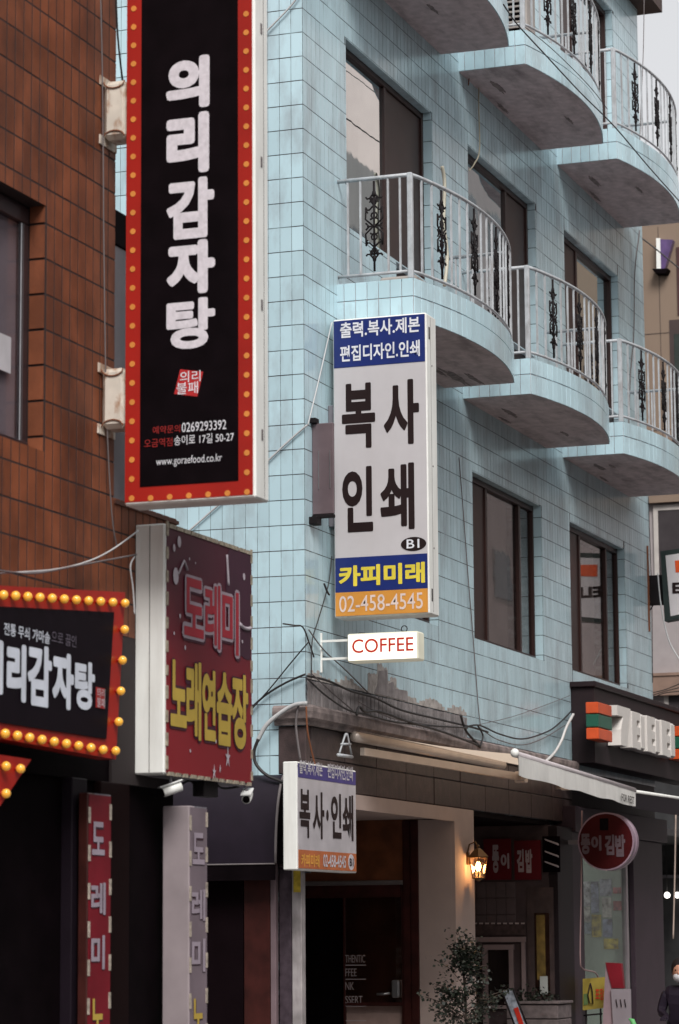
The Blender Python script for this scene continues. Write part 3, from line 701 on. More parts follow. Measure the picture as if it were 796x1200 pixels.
f = MB(); f.cbox(bwin[0]+.01, bwin[1]-.012, BY+.11, BY+.16, bwin[3]-.12, bwin[3]-.01); f.cbox(bwin[1]-.09, bwin[1]-.012, BY+.11, BY+.17, bwin[2], bwin[3]-.12); f.cbox(bwin[0], bwin[1]-.012, BY+.10, BY+.16, bwin[2], bwin[2]+.06)
fr = f.build('window', mat('black_brown_frame', (.03, .018, .02), rough=.4), br)
MB().box(bwin[0], bwin[1]-.09, BY+.13, BY+.136, bwin[2]+.06, bwin[3]-.12).build('pane', glass_mat('mauve_glass', .20, (.5, .48, .5), (.9, .88, .9)), fr)
MB().box(bwin[0], bwin[1], BY+.16, BY+.17, bwin[2], bwin[3]).build('blind', mat('mauve_blind', (.42, .38, .39), var=.15, scale=2), fr)
MB().cbox(bwin[1]-.10, bwin[1]-.092, BY+.118, BY+.128, bwin[2]+.06, bwin[3]-.12).build('pane_edge', M_STEEL, fr)
mb = MB(); panelY(mb, BY+.125, -12, 390, 13, 433, 0, .003); mb.build('notice', mat('white_notice', (.5, .48, .5)), fr)
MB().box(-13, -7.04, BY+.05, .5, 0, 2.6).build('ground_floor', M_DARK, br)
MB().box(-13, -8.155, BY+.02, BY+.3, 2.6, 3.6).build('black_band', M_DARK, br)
MB().cbox(-8.82, -8.60, BY-.03, BY+.05, 0, 2.6).build('pier', mat('dark_mauve_pier', (.011, .007, .011), rough=.5, spec=.12), br)
MB().cbox(-8.35, -7.9, BY-.01, BY+.05, 0, 2.6).build('door_panel', mat('black_maroon_panel', (.007, .002, .002), rough=.6, spec=.08), br)
MB().box(BXE, -7.09, BY-.012, .4, 4.425, 4.45).build('coping', mat('brown_coping', (.10, .035, .02)), br)
# duct on the lower wing
du = thing('metal_duct', 'grey sheet metal duct with black cap beside the brown tiled corner', 'duct', (-7.95, -1.6, 4.45))
MB().cbox(-8.12, -7.88, -1.68, -1.45, 4.452, 6.18).build('duct_body', M_GREYM, du)
MB().cbox(-8.14, -7.86, -1.69, -1.43, 6.18, 6.42).build('cap', M_DARK, du)

# ================================================================= SIGNS
def bits(parent, boxes, name, m):
    for (x0, x1, y0, y1, z0, z1) in boxes: MB().box(x0, x1, y0, y1, z0, z1).build(name, m, parent)
# --- big vertical sign 의리감자탕
SX = -8.4
bs = thing('tall_vertical_sign', 'tall black sign with red border of orange dots projecting from the brown building', 'sign', (SX+.12, -2.35, 4.36))
zt = 8.25; zl = onX(222, 588, SX).z; yl, yr = -1.89, -2.802
MB().cbox(SX, SX+.235, yr, yl, zl, zt, .012).build('sign_case', M_WHITE, bs)
for z_ in (4.75, 5.6, 6.55, 7.45): MB().box(SX+.10, SX+.125, yr-.004, yr, z_, z_+.07).build('latch', M_CABG, bs)
MB().box(SX+.15, SX+.155, yr-.002, yr, zl+.02, zt-.02).build('side_seam', M_CABG, bs)
MB().box(SX-.004, SX, yr+.018, yl-.006, zl+.02, zt-.03).build('red_border', M_RED, bs)
MB().box(SX-.008, SX-.004, -2.686, -2.003, zl+.115, zt-.2).build('black_panel', M_BLACKP, bs)
dot = disc(MB(), (0, 0, 0), .0195, 14).mesh('printed_dot', M_DOT); z = onX(222, 581, SX).z
while z < zt-.05:
    place('printed_dot', dot, bs, (SX-.007, -1.945, z+.006)); place('printed_dot', dot, bs, (SX-.007, -2.744, z)); z += .1262
for k in range(1, 6): place('printed_dot', dot, bs, (SX-.007, -1.945-(.799)*k/6, onX(222, 581, SX).z))
for s, p in (('의', (195.5, 67, 246.5, 128)), ('리', (196, 133, 246, 204)), ('감', (196, 209, 252, 280)), ('자', (196, 282, 253, 345)), ('탕', (196, 350, 253, 409))):
    lettering(bs, s, ('X', SX), p, M_PALE, {'탕': .044, '감': .05}.get(s, .062), .0115)
a = onX(208, 434, SX); mb = MB()
q = [onX(x, y, SX) for x, y in ((212, 433), (239, 436), (232, 465), (205, 462))]
mb.prism([Vector((SX-.0105, v.y, v.z)) for v in q], (.003, 0, 0)); mb.build('red_seal', mat('seal_red', (.42, .012, .014)), bs)
for s, p in (('의리', (212, 435, 236, 448)), ('불패', (208, 448, 233, 462))): lettering(bs, s, ('X', SX), p, M_PALE2, .0, .0135)
lettering(bs, '0269293392', ('X', SX), (214, 494, 266, 505), M_PALE2, .0, .0115); lettering(bs, '예약문의', ('X', SX), (180, 499, 212, 508), mat('dim_red_print', (.30, .012, .01)), .0, .0115)
lettering(bs, '송이로 17길 50-27', ('X', SX), (205, 508.5, 275, 520), M_PALE2, .0, .0115); lettering(bs, '오금역점', ('X', SX), (170, 514, 203, 524), mat('dim_red_print', (.30, .012, .01)), .0, .0115)
lettering(bs, 'www.goraefood.co.kr', ('X', SX), (184, 534, 261, 546), M_PALE2, -.005, .0115)
for zc, lab in ((7.02, 'upper'), (5.08, 'lower')):
    b_ = MB(); 
    prof = [(SX+.02+.11+math.cos(a_)*.09, -.0, zc) for a_ in (0,)]
    b_.cbox(SX+.01, SX+.20, -1.886, -1.716, zc-.20, zc+.20, .03); bo = b_.build('bracket', M_RUST, bs)
    MB().cbox(SX-.03, SX+.24, BY-.012, BY-.001, zc-.235, zc-.17, .003).build('mounting_plate', M_RUST, bo)
    MB().cbox(SX-.03, SX+.24, BY-.012, BY-.001, zc+.17, zc+.235, .003).build('mounting_plate', M_RUST, bo)
    mb = MB(); th = [math.pi*k/12 for k in range(13)]
    mb.tube([(SX+.004, -1.80+.075*math.cos(t), zc-.15+.0-.04*math.cos(0)+.045*math.sin(t)) for t in th], .005, 5)
    mb.tube([(SX+.004, -1.80+.075*math.cos(t), zc+.19-.045*math.sin(t)) for t in th], .005, 5); mb.build('weld_seam', mat('rust', (.2, .07, .03), rough=.9), bo)

# --- karaoke box sign
KX, KY = -7.8, -1.917
ks = thing('red_karaoke_sign', 'thick dark red box sign with yellow and white Korean words below the tall black sign', 'sign', (-7, -1.8, 2.67))
MB().cbox(KX, KX+.2, KY+.002, -1.70, 2.67, 4.33, .01).build('white_end', M_WHITE, ks)
MB().box(KX-.001, KX-.004, -1.812, -1.808, 2.68, 4.32).build('end_seam', M_CABG, ks)
MB().box(KX+.2, -6.235, KY+.006, -1.70, 2.665, 4.325).build('sign_case', M_GREYM, ks)
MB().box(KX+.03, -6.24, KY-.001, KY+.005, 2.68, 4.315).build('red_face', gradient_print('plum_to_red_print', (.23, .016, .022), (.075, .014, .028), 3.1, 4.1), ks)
tp = []; Mx = mat('torn_tape', (.34, .29, .22), var=.4, scale=30)
for k in range(11):
    z = 2.70+k*.155; tp += [(KX+.02, KX+.05, KY-.008, KY, z, z+random.uniform(.06, .10)), (-6.262, -6.235, KY-.008, KY, z, z+random.uniform(.06, .10))]
for k in range(12):
    x = KX+.06+k*.128; tp += [(x, x+random.uniform(.06, .10), KY-.009, KY+.02, 2.662, 2.686), (x, x+random.uniform(.07, .12), KY-.009, KY+.05, 4.308, 4.335)]
bits(ks, tp, 'edge_tape', Mx)
c = onY(283, 690, KY); mb = MB(); n = 40; R = .40
pts = [Vector((c.x+.10+R*math.cos(t), KY-.004, 4.05+R*1.25*math.sin(t))) for t in [2*math.pi*k/n for k in range(n)]]
cl = [Vector((min(p.x, -6.266), p.y, min(p.z, 4.306))) for p in pts]; mb.prism(cl, (0, .002, 0)); mb.build('record_print', mat('plum_print', (.05, .012, .028)), ks)
mat('faded_pink_print', (.48, .42, .46)); mb = MB()
arcp = lambda x0, y0, x1, y1, bend: [onY(x0+(x1-x0)*t+0, y0+(y1-y0)*t+bend*4*t*(1-t), KY-.008) for t in [k/8 for k in range(9)]]
mb.tube(arcp(266, 650, 268, 686, 0), .009, 5); mb.tube(arcp(281, 731, 294, 736, 3), .014, 5); 
for x, y, r in ((205, 675, .045), (203, 642, .02), (209, 635, .03), (285, 676, .02), (210, 722, .012), (213, 741, .008), (216, 759, .012), (268, 745, .010), (283, 752, .01), (203, 742, .009), (221, 655, .008), (228, 660, .006), (222, 880, .009), (252, 869, .011)):
    p = onY(x, y, KY); disc(MB(), (p.x, KY-.009, p.z), r, 10, 'Y', .002, 1.3).build('printed_dot', MATS['faded_pink_print'], ks)
for x, y, r in ((266, 888, .05), (250, 905, .035), (257, 901, .02)):
    p = onY(x, y, KY); P = [Vector((p.x+(r if k % 2 == 0 else r*.3)*math.cos(math.pi*k/5+.3), KY-.009, p.z+(r if k % 2 == 0 else r*.3)*1.5*math.sin(math.pi*k/5+.3))) for k in range(10)]; MB().prism(P, (0, .002, 0)).build('printed_star', MATS['faded_pink_print'], ks)
mb.tube([onY(209, 673, KY-.01), onY(216, 657, KY-.01), onY(220, 668, KY-.01)], .008, 5)
mb.build('printed_notes', mat('faded_pink_print', (.42, .33, .37)), ks)
shad = mat('plum_shadow_print', (.06, .012, .025))
for s, p in (('도', (213.5, 677, 238, 748)), ('레', (238, 683, 257.5, 761)), ('미', (258, 691, 279, 768))):
    lettering(ks, s, ('Y', KY), (p[0]-1, p[1]-1, p[2]+2.5, p[3]+5), shad, .085, .006)
    lettering(ks, s, ('Y', KY), (p[0]-1, p[1]-2, p[2]+1, p[3]+2), mat('pinkish_outline', (.36, .28, .32)), .075, .009)
    lettering(ks, s, ('Y', KY), (p[0]+.8, p[1]+1.5, p[2]-.8, p[3]-1.5), mat('bright_red_print', (.36, .02, .035)), .025, .012)
for s, p in (('노', (198.5, 774, 217.5, 852)), ('래', (217, 775, 234.5, 867)), ('연', (235.5, 785, 251.5, 868)), ('습', (252.5, 788, 271, 874)), ('장', (270.5, 790, 289.5, 878))):
    lettering(ks, s, ('Y', KY), (p[0]-1, p[1]-2, p[2]+1.2, p[3]+3), shad, .085, .006)
    lettering(ks, s, ('Y', KY), p, mat('mustard_print', (.52, .36, .06)), .04, .010)
# --- narrow vertical boxes left and right of the entrance
def strip_sign(x_end, x_l, x_r, Y, Yw, ztop, label, facemat, glyphs, endmat, X0):
    t = thing('narrow_vertical_sign', label, 'sign', (X0, (Y+Yw)/2, 0), 'narrow signs flanking the karaoke entrance')
    X1 = onY(x_r, 1050, Y).x
    MB().cbox(X0, X0+.1, Y+.002, Yw, .0+.12, ztop, .008).build('sign_end', endmat, t)
    MB().box(X0+.1, X1, Y+.004, Yw, .12, ztop).build('sign_case', M_GREYM, t)
    MB().box(X0+.012, X1-.006, Y-.001, Y+.003, .13, ztop-.01).build('sign_face', facemat, t)
    tp = []; z = .2
    while z < ztop-.1: tp += [(X0+.002, X0+.03, Y-.005, Y, z, z+.1), (X1-.03, X1, Y-.005, Y, z+.03, z+.13)]; z += .235
    bits(t, tp, 'edge_tape', mat('torn_tape2', (.40, .34, .28), var=.4, scale=30))
    for s, p, m in glyphs: lettering(t, s, ('Y', Y), (p[0]+.8, p[1]+1, p[2]+.8, p[3]+1), mat('glyph_shadow', (.05, .02, .03)), .05, .003); lettering(t, s, ('Y', Y), p, m, .03, .006)
ml2 = mat('grey_lilac_letter', (.34, .28, .33)); my2 = mat('mustard_print', (.52, .36, .06))
strip_sign(93, 102, 130, -1.83, -1.76, onY(116, 930, -1.83).z, 'narrow bright red vertical sign left of the dark entrance', M_DRED,
    [('도', (107, 963, 122, 1002), ml2), ('레', (106, 1034, 123, 1072), ml2), ('미', (106, 1096, 122, 1136), ml2), ('노', (106, 1170, 121, 1212), my2)], M_MAROON, onY(103, 1050, -1.83).x)
fm = mat('faded_lilac_film', (.17, .13, .15), var=.2, scale=2)
strip_sign(190, 222, 243, KY, -1.72, onY(232, 945, KY).z, 'narrow faded lilac vertical sign with white metal end below the karaoke box', fm,
    [('도', (225, 976, 239, 1013), ml2), ('레', (224, 1042, 240, 1079), ml2), ('미', (224, 1100, 240, 1139), ml2), ('노', (225, 1170, 238, 1210), my2)], mat('grey_white_metal', (.30, .25, .26), rough=.5, var=.1), onY(222, 1050, KY).x)

# --- bulb sign (left)
UY = -2.02
us = thing('bulb_lit_sign', 'red framed black sign edged with amber bulbs at the lower left', 'sign', (-9.6, UY, 2.7))
def ypoly(pts, Y): return [onY(x, y, Y) for x, y in pts]
mb = MB(); outer = [(-40, 684), (147, 694), (136, 890), (-40, 858)]
mb.prism(ypoly(outer, UY), (0, .12, 0)); mb.build('red_frame', M_RED, us)
mb = MB(); mb.prism(ypoly([(-30, 709), (134, 717.5), (125, 866), (-30, 842)], UY-.012), (0, .010, 0)); mb.build('black_panel', mat('plum_black_panel', (.007, .004, .007), rough=.5, spec=.08), us)
bulbs = [(x, 696.5+(x-2)*.066) for x in [2+14.3*k for k in range(-2, 10)]]
bulbs += [(x, 858.5+(x-2)*.163) for x in [4+14.4*k for k in range(-2, 9)]]
bulbs += [(145, 706), (144.5, 737), (142, 773), (140, 809), (137.5, 845), (134, 879)]
gb_ = MB().sphere((0, -.034, 0), .0275, 14, 10).mesh('bulb', M_BULB); sock = MB().tube([(0, 0, 0), (0, -.014, 0)], .013, 8).mesh('socket', M_RED)
seen = []
def add_bulb(parent, x, y, Y):
    p = onY(x-4, y+1, Y); 
    o = place('bulb', gb_, parent, p); place('socket', sock, o, p)
for x, y in bulbs: add_bulb(us, x, y, UY)
for s, p in (('의', (-26, 748, 3, 812)), ('리', (7, 754, 30, 822)), ('감', (31.5, 756, 60, 828)), ('자', (60.5, 765, 86, 831)), ('탕', (87, 775, 110.5, 832))):
    lettering(us, s, ('Y', UY-.012), p, mat('cool_white_letter', (.62, .65, .72)), .045 if s in '탕감' else .06, .005)
lettering(us, '전통 무쇠 가마솥', ('Y', UY-.012), (4, 735, 58, 749.5), mat('cool_white_letter', (.62, .65, .72)), .01, .004)
lettering(us, '으로 끓인', ('Y', UY-.012), (60, 742, 89, 756), mat('dim_grey_letter', (.12, .10, .13)), .0, .004)
mb = MB(); panelY(mb, UY-.012, 112, 806, 122, 830, .006, .004); mb.build('red_seal', mat('seal_dark_red', (.32, .02, .02)), us)
lettering(us, '의리', ('Y', UY-.012), (112.5, 807, 121.5, 817), M_PALE2, -.01, .009); lettering(us, '불패', ('Y', UY-.012), (112.5, 818, 121.5, 829), M_PALE2, -.01, .009)
ar = thing('bulb_lit_arrow_sign', 'corner of a smaller red sign with amber bulbs below the bulb sign', 'sign', (-10.3, UY, 2.3))
mb = MB(); mb.prism(ypoly([(-40, 878), (37, 890), (-2, 948), (-40, 960)], UY+.03), (0, .10, 0)); mb.build('red_frame', M_RED, ar)
for x, y in ((5, 897), (22, 900), (5, 929), (-12, 892)): add_bulb(ar, x, y, UY+.03)

# --- blue and white print shop sign
PX_ = .6
ps = thing('print_shop_sign', 'tall white sign with blue bands and large dark Korean letters near the corner', 'sign', (.75, -.55, 4.63))
y0, y1, z0, z1 = onX(391, 550, PX_).y, onX(501.5, 545, PX_).y, 4.648, 7.59
MB().cbox(PX_, PX_+.31, y1, y0, z0, z1, .014).build('sign_case', M_WHITE, ps)
MB().box(PX_-.003, PX_, y1+.012, y0-.012, z0+.014, z1-.014).build('white_face', M_SIGNW, ps)
zz = lambda y: onX(446, y, PX_).z
MB().box(PX_-.007, PX_-.003, y1+.014, y0-.014, zz(427.5), z1-.016).build('blue_band', M_BLUE, ps)
MB().box(PX_-.007, PX_-.003, y1+.014, y0-.014, zz(692), zz(651.5)).build('blue_band', M_BLUE, ps)
MB().box(PX_-.007, PX_-.003, y1+.014, y0-.014, z0+.016, zz(692.3)).build('ochre_band', M_OCHRE, ps)
pl = ('X', PX_)
for z_ in (z1-.16, z0+.22): MB().box(PX_+.07, PX_+.10, y1-.004, y1, z_-.09, z_+.03).build('latch', M_INK, ps)
for z_ in (z1-.5, 6.1, 5.3): MB().tube([(PX_+.16, y1-.004, z_), (PX_+.16, y1+.002, z_)], .009, 8).build('screw', M_CABG, ps)
MB().box(PX_+.125, PX_+.129, y1-.002, y1, z0+.03, z1-.03).build('side_seam', M_CABG, ps)
lettering(ps, '출력.복사.제본', pl, (399, 374.5, 492.5, 393), M_PALE2, .022, .010); lettering(ps, '편집디자인.인쇄', pl, (399, 402, 492.5, 421), M_PALE2, .022, .010)
lettering(ps, '복', pl, (401, 449, 440, 525.5), M_INK, .035, .006); lettering(ps, '사', pl, (450, 445, 491.5, 521), M_INK, .035, .006)
lettering(ps, '인', pl, (401.5, 547, 437.5, 623.5), M_INK, .035, .006); lettering(ps, '쇄', pl, (446, 543, 486, 621), M_INK, .035, .006)
mb = MB(); p = onX(485, 637.5, PX_); disc(mb, (PX_-.007, p.y, p.z), .128, 28, 'X', .003, .53); mb.build('oval_print', M_INK, ps)
lettering(ps, 'B1', pl, (477, 632, 492, 642.5), M_PALE2, .012, .010)
lettering(ps, '카피미래', pl, (397.5, 661, 498.5, 685.5), M_YEL, .04, .010); lettering(ps, '02-458-4545', pl, (398, 696.5, 496, 715.5), mat('cream_lettering', (.68, .55, .50)), .004, .010)
# mount box between wall and sign
mb = MB().cbox(PX_+.05, PX_+.28, y0+.001, -.002, 5.55, 6.75); mb.build('wall_bracket', M_GREYM, ps)
mb = thing('junction_cabinet', 'flat mauve metal cabinet with two slots between blue tiles and the print shop sign', 'cabinet', (.3, -.12, 5.5))
zc0, zc1 = onX(378, 603, .2).z, onX(378, 496, .2).z
MB().cbox(.19, .225, -.222, -.002, zc0, zc1, .008).build('cabinet_body', mat('mauve_sheet_metal', (.17, .125, .135), rough=.35, metal=.3, var=.15, scale=4), mb)
MB().box(.182, .19, -.19, -.185, zc0+.25, zc1-.27).box(.182, .19, -.075, -.070, zc0+.25, zc1-.27).build('slot', M_STEEL, mb)
MB().cbox(.185, .23, -.224, -.001, zc0-.035, zc0-.002, .004).cbox(.10, .24, -.08, .0, zc0-.10, zc0-.03, .004).build('foot_bracket', M_IRON, mb)
MB().cbox(.14, .24, -.06, .0, zc1+.0, zc1+.05, .004).build('hinge', M_IRON, mb)

# --- COFFEE sign
CXX = .3
cs = thing('coffee_sign', 'small lit cream box sign with red English word on a white arm', 'sign', (.45, -.66, 4.18))
cy0, cy1, cz0, cz1 = onX(407, 760, CXX).y, onX(490, 757, CXX).y, onX(448, 774.5, CXX).z, onX(448, 741, CXX).z
MB().cbox(CXX, CXX+.20, cy1, cy0, cz0, cz1, .014).build('sign_case', M_LITE, cs)
MB().box(CXX-.004, CXX, cy1+.014, cy0-.014, cz0+.014, cz1-.014).build('lit_face', M_LIT, cs)
lettering(cs, 'COFFEE', ('X', CXX), (413, 747.8, 485, 764.2), M_REDT, .008, .008)
mb = MB(); z1_, z0_ = cz1-.05, cz0+.05
mb.bar((CXX+.1, cy0, z1_), (CXX+.1, -.002, z1_), .018, .022); mb.bar((CXX+.1, cy0, z0_), (CXX+.1, -.002, z0_), .018, .022); mb.cbox(CXX+.085, CXX+.11, -.02, -.001, z0_-.13, z1_+.08, .004)
mb.build('support_arm', M_WHITE, cs)
mb = MB(); mb.tube([(CXX+.1, -.85+.0+.03*math.cos(t), cz1+.035+.03*math.sin(t)) for t in [2*math.pi*k/10 for k in range(11)]], .005, 5); mb.sphere((CXX+.1, -.42, cz1), .04, 8, 5, (1, 1.3, .5)); mb.build('hanging_eye', M_IRON, cs)

# --- small print sign on the corner pillar
QY = -.15
qs = thing('small_print_sign', 'small white box sign with dark Korean letters and orange foot band under the awning', 'sign', (.2, -.1, 2.2))
xa, xb = onY(348, 955, QY).x, onY(417.5, 960, QY).x; za, zb = 2.212, 3.198
MB().cbox(xa, xb, QY, -.014, za, zb, .008).build('sign_case', M_WHITE, qs)
MB().box(xa+.025, xb-.02, QY-.003, QY, za+.015, zb-.015).build('white_face', mat('sign_grey_white', (.46, .43, .45), rough=.35), qs)
zf = lambda y: onY(383, y, QY).z
MB().box(xa+.026, xb-.021, QY-.006, QY-.003, zf(915.5), zb-.016).build('blue_band', mat('sign_violet_film', (.06, .045, .19)), qs)
MB().box(xa+.026, xb-.021, QY-.006, QY-.003, za+.016, zf(998)).build('ochre_band', mat('sign_orange_film', (.42, .12, .04)), qs)
pl = ('Y', QY); ms = mat('dull_white_letter', (.5, .47, .5))
lettering(qs, '출력,복사,제본', pl, (350, 892, 377, 909), ms, .02, .009); lettering(qs, '편집디자인,인쇄', pl, (383, 896.5, 412.5, 914.5), ms, .02, .009)
for s, p in (('복', (350.5, 925, 363, 981.5)), ('사', (366, 928, 379.5, 983)), ('·', (381.8, 949, 384.6, 962)), ('인', (387.4, 930, 399.5, 982.5)), ('쇄', (401, 931.5, 413.5, 985))): lettering(qs, s, pl, p, M_INK, .03, .007)
lettering(qs, '카피미래', pl, (352, 1001, 373.5, 1016), mat('amber_print', (.62, .30, .05)), .03, .009); lettering(qs, '02-458-4545', pl, (378, 1002, 404.5, 1016.5), ms, .02, .009)
mb = MB(); p = onY(411, 1010.5, QY); disc(mb, (p.x, QY-.008, p.z), .085, 20, 'Y', .002, .9); mb.build('round_print', ms, qs); lettering(qs, 'B1', pl, (408.8, 1006, 413.2, 1015), M_INK, .02, .011)
mb = MB(); mb.tube([(xa+.015, QY-.002, zb-.04), (xa+.015, QY-.006, zb-.04)], .006); mb.build('screw', M_STEEL, qs)

# --- convenience store fascia
sv_ = thing('convenience_store_fascia', 'dark brown shop fascia with cream block letters and orange green bars', 'sign', (11.8, -.1, 3.7))
MB().cbox(9.55, 15.2, -.30, -.001, 3.74, 4.70, .01).build('fascia_box', M_SEVB, sv_)
MB().cbox(9.50, 15.3, -.34, .0, 4.70, 4.77, .01).build('top_trim', M_SEVB, sv_)
VY = -.31
def bars(xl, xr):
    for i, (a, b, m) in enumerate(((4.36, 4.50, M_ORA), (4.19, 4.35, M_GRN), (4.04, 4.18, M_ORA))): MB().cbox(xl, xr, VY-.16, VY, a-.03, b-.03, .008).build('colour_bar', m, sv_)
xs_ = lambda x: onY(x, 850, VY).x
bars(xs_(688)-.05, xs_(703)); bars(xs_(783), xs_(792)+1.0)
mb = MB(); P7 = [(0, 1), (1, 1), (1, .86), (.62, .0), (.12, 0), (.12, .72), (0, .72)]
def glyph_x(a): return xs_(a)-.10
gx0, gx1 = glyph_x(711), glyph_x(726.5)
P7 = [(0, 1), (1.0, 1), (1.0, .9), (.80, .5), (.72, 0), (.22, 0), (.26, .4), (.42, .74), (0, .74)]
mb.prism([(gx0+(gx1-gx0)*u, VY-.17, 4.0+.50*t) for u, t in P7], (0, .17, 0)); mb.build('block_letter', M_LETW, sv_)
for a, b in ((728, 743.5), (745.5, 761), (763, 779)):
    x0_, x1_ = glyph_x(a), glyph_x(b); w_ = x1_-x0_; m = MB(); V_ = (VY-.17, VY)
    m.cbox(x0_, x0_+w_*.38, *V_, 4.0, 4.48, .008).cbox(x1_-w_*.36, x1_, *V_, 4.0, 4.48, .03)
    for z0_, z1_ in ((4.0, 4.10), (4.19, 4.29), (4.38, 4.48)): m.box(x0_+w_*.38-.005, x1_-w_*.36+.005, VY-.166, VY, z0_, z1_)
    m.build('block_letter', M_LETW, sv_)
# --- projecting E sign
es = thing('green_bordered_projecting_sign', 'white projecting sign with dark green border and orange band at the right edge', 'sign', (13.85, -.8, 5.9))
EX = 13.8; mb = MB()
P = [onX(x, y, EX) for x, y in ((774, 646), (872, 632), (872, 712), (779, 728))]
mb.prism(P[::-1], (.22, 0, 0)); mb.build('sign_case', mat('dark_green_black', (.018, .028, .026), rough=.4), es)
mb = MB(); P = [onX(x, y, EX-.006) for x, y in ((780, 651), (867, 638), (867, 706), (786, 722))]; mb.prism(P[::-1], (.005, 0, 0)); mb.build('white_face', M_SIGNW, es)
mb = MB(); P = [onX(x, y, EX-.011) for x, y in ((791, 657), (835, 653), (835, 665), (792, 671))]; mb.prism(P[::-1], (.004, 0, 0)); mb.build('orange_band', M_ORA, es)
lettering(es, 'ELEVEN', ('X', EX-.006), (788, 681, 862, 694), M_INK, .04, .006)
mb = MB(); z_ = onX(766, 690, EX).z; mb.cbox(EX+.05, EX+.17, onX(776, 690, EX).y, -.002, z_-.22, z_+.2); mb.build('wall_bracket', M_IRON, es)
MB().bar((EX+.03, -.01, z_-.6), (EX+.03, -.01, z_+.62), .025, .025).build('bracket_rail', mat('rust', (.2, .07, .03), rough=.9), es)
# --- round sign
rs = thing('round_projecting_sign', 'round dark red projecting sign with pale lettering and pink rim', 'sign', (9.5, -.45, 2.39))
RXX = 8.72; c = onX(710, 986, RXX); R_ = .352
mb = MB(); n = 40
ring = lambda X, r: [Vector((X, c.y+r*math.cos(2*math.pi*k/n), c.z+r*math.sin(2*math.pi*k/n))) for k in range(n)]
mb.add(ring(RXX, R_-.02)+ring(RXX, R_)+ring(RXX+.10, R_)+ring(RXX+.11, R_-.02)+ring(RXX+.14, R_-.02)+ring(RXX+.15, R_)+ring(RXX+.25, R_), [(a*n+k, a*n+(k+1) % n, (a+1)*n+(k+1) % n, (a+1)*n+k) for a in range(6) for k in range(n)], False)
mb.build('rim', mat('pinkish_rim', (.26, .18, .23), rough=.4), rs)
mb = MB(); disc(mb, (RXX-.002, c.y, c.z), R_-.018, 40, 'X', .02); mb.build('red_face', mat('deep_red_face', (.045, .004, .005), rough=.5, spec=.12), rs)
for s, p in (('뚱', (681, 977, 692, 1001)), ('이', (693, 979, 705, 997)), ('김', (709, 978, 720, 1002)), ('밥', (721, 978, 733, 1004))): lettering(rs, s, ('X', RXX-.003), p, mat('dim_lilac_letter', (.10, .07, .085)), .05, .005)
mb = MB(); panelX(mb, RXX-.003, 703, 959, 713, 973, .004, .003); mb.build('black_print', M_DARK, rs)
mb = MB(); mb.bar((RXX+.12, c.y+R_-.01, c.z), (RXX+.12, -.13, c.z), .05, .05); mb.build('arm', M_GREYM, rs)

# ================================================================= AWNINGS
A1 = Vector((1.4, -1.64, 3.34)); A2 = Vector((8.96, -.93, 3.36)); AW0, AW1 = Vector((1.12, -.10, 3.60)), Vector((8.9, -.10, 3.60))
aw = thing('cream_retractable_awning', 'cream retractable awning with white valance stretched over the entrance', 'awning', (5, -.6, 3.3))
mb = MB(); N = 24; K = 8; vs = []
for i in range(N+1):
    for j in range(K+1):
        t, u = i/N, j/K; a = AW0.lerp(AW1, t); b = A1.lerp(A2, t); p = a.lerp(b, u); p.z -= .03*math.sin(math.pi*u)+.006*math.sin(t*30)*u; vs.append(p)
fs = [(i*(K+1)+j, i*(K+1)+j+1, (i+1)*(K+1)+j+1, (i+1)*(K+1)+j) for i in range(N) for j in range(K)]
mb.add(vs, fs, True); mb.build('canvas', M_CANVAS, aw)
mb = MB(); vs = []
for i in range(41):
    t = i/40; b = A1.lerp(A2, t); w_ = .008*math.sin(t*40)
    vs += [b+Vector((0, -.025, 0)), b+Vector((0, -.03+w_*.4, -.10)), b+Vector((0, -.03+w_, -.205-.008*math.sin(t*23)))]
fs = [(i*3+j, i*3+j+1, (i+1)*3+j+1, (i+1)*3+j) for i in range(40) for j in range(2)]
mb.add(vs, [f[::-1] for f in fs], True); mb.add([v+Vector((0, .006, 0)) for v in vs], fs, True); mb.build('valance', M_VAL, aw)
mb = MB(); mb.tube([A1+Vector((-.03, 0, 0)), A2+Vector((.03, 0, 0))], .034, 10); mb.build('front_bar', mat('mauve_white_bar', (.50, .45, .46), rough=.35), aw)
MB().tube([AW0+Vector((.02, .02, -.06)), Vector((6.2, -.08, 3.54))], .052, 12).build('roller', M_ALU, aw)
mb = MB(); p0 = Vector((1.25, -.12, 3.40)); e1 = Vector((4.55, -.78, 3.30)); mb.bar(p0, e1, .05, .075); mb.build('folding_arm', M_ALU, aw)
mb = MB(); mb.bar(e1, Vector((2.6, -1.52, 3.30)), .05, .07); mb.cbox(e1.x-.06, e1.x+.06, e1.y-.06, e1.y+.06, e1.z-.06, e1.z+.06, .01); mb.build('folding_arm', M_ALU, aw)
mb = MB(); e2 = Vector((6.3, -.80, 3.30)); mb.bar(Vector((8.4, -.12, 3.40)), e2, .05, .07); mb.bar(e2, Vector((7.6, -1.03, 3.28)), .05, .07); mb.cbox(e2.x-.06, e2.x+.06, e2.y-.05, e2.y+.05, e2.z-.06, e2.z+.06, .01); mb.build('folding_arm', M_ALU, aw)
for (a, b) in ((3.3, 3.42),): pass
mb = MB(); H = [onY(x, y, -.14) for x, y in ((403, 862), (396, 884), (398, 864), (411, 886))]
mb.tube([onY(405, 860, -.14), onY(398, 882, -.14)], .010, 6); mb.tube([onY(407, 860, -.14), onY(412, 884, -.14)], .010, 6); mb.tube([onY(400, 872, -.14), onY(411, 872, -.14)], .012, 6)
mb.tube([onY(396, 884.5, -.14), onY(413, 887, -.14)], .016, 6); mb.tube([onY(406, 861, -.14), onY(406, 861, -.02)], .02, 6); mb.build('end_bracket', M_RAIL, aw)
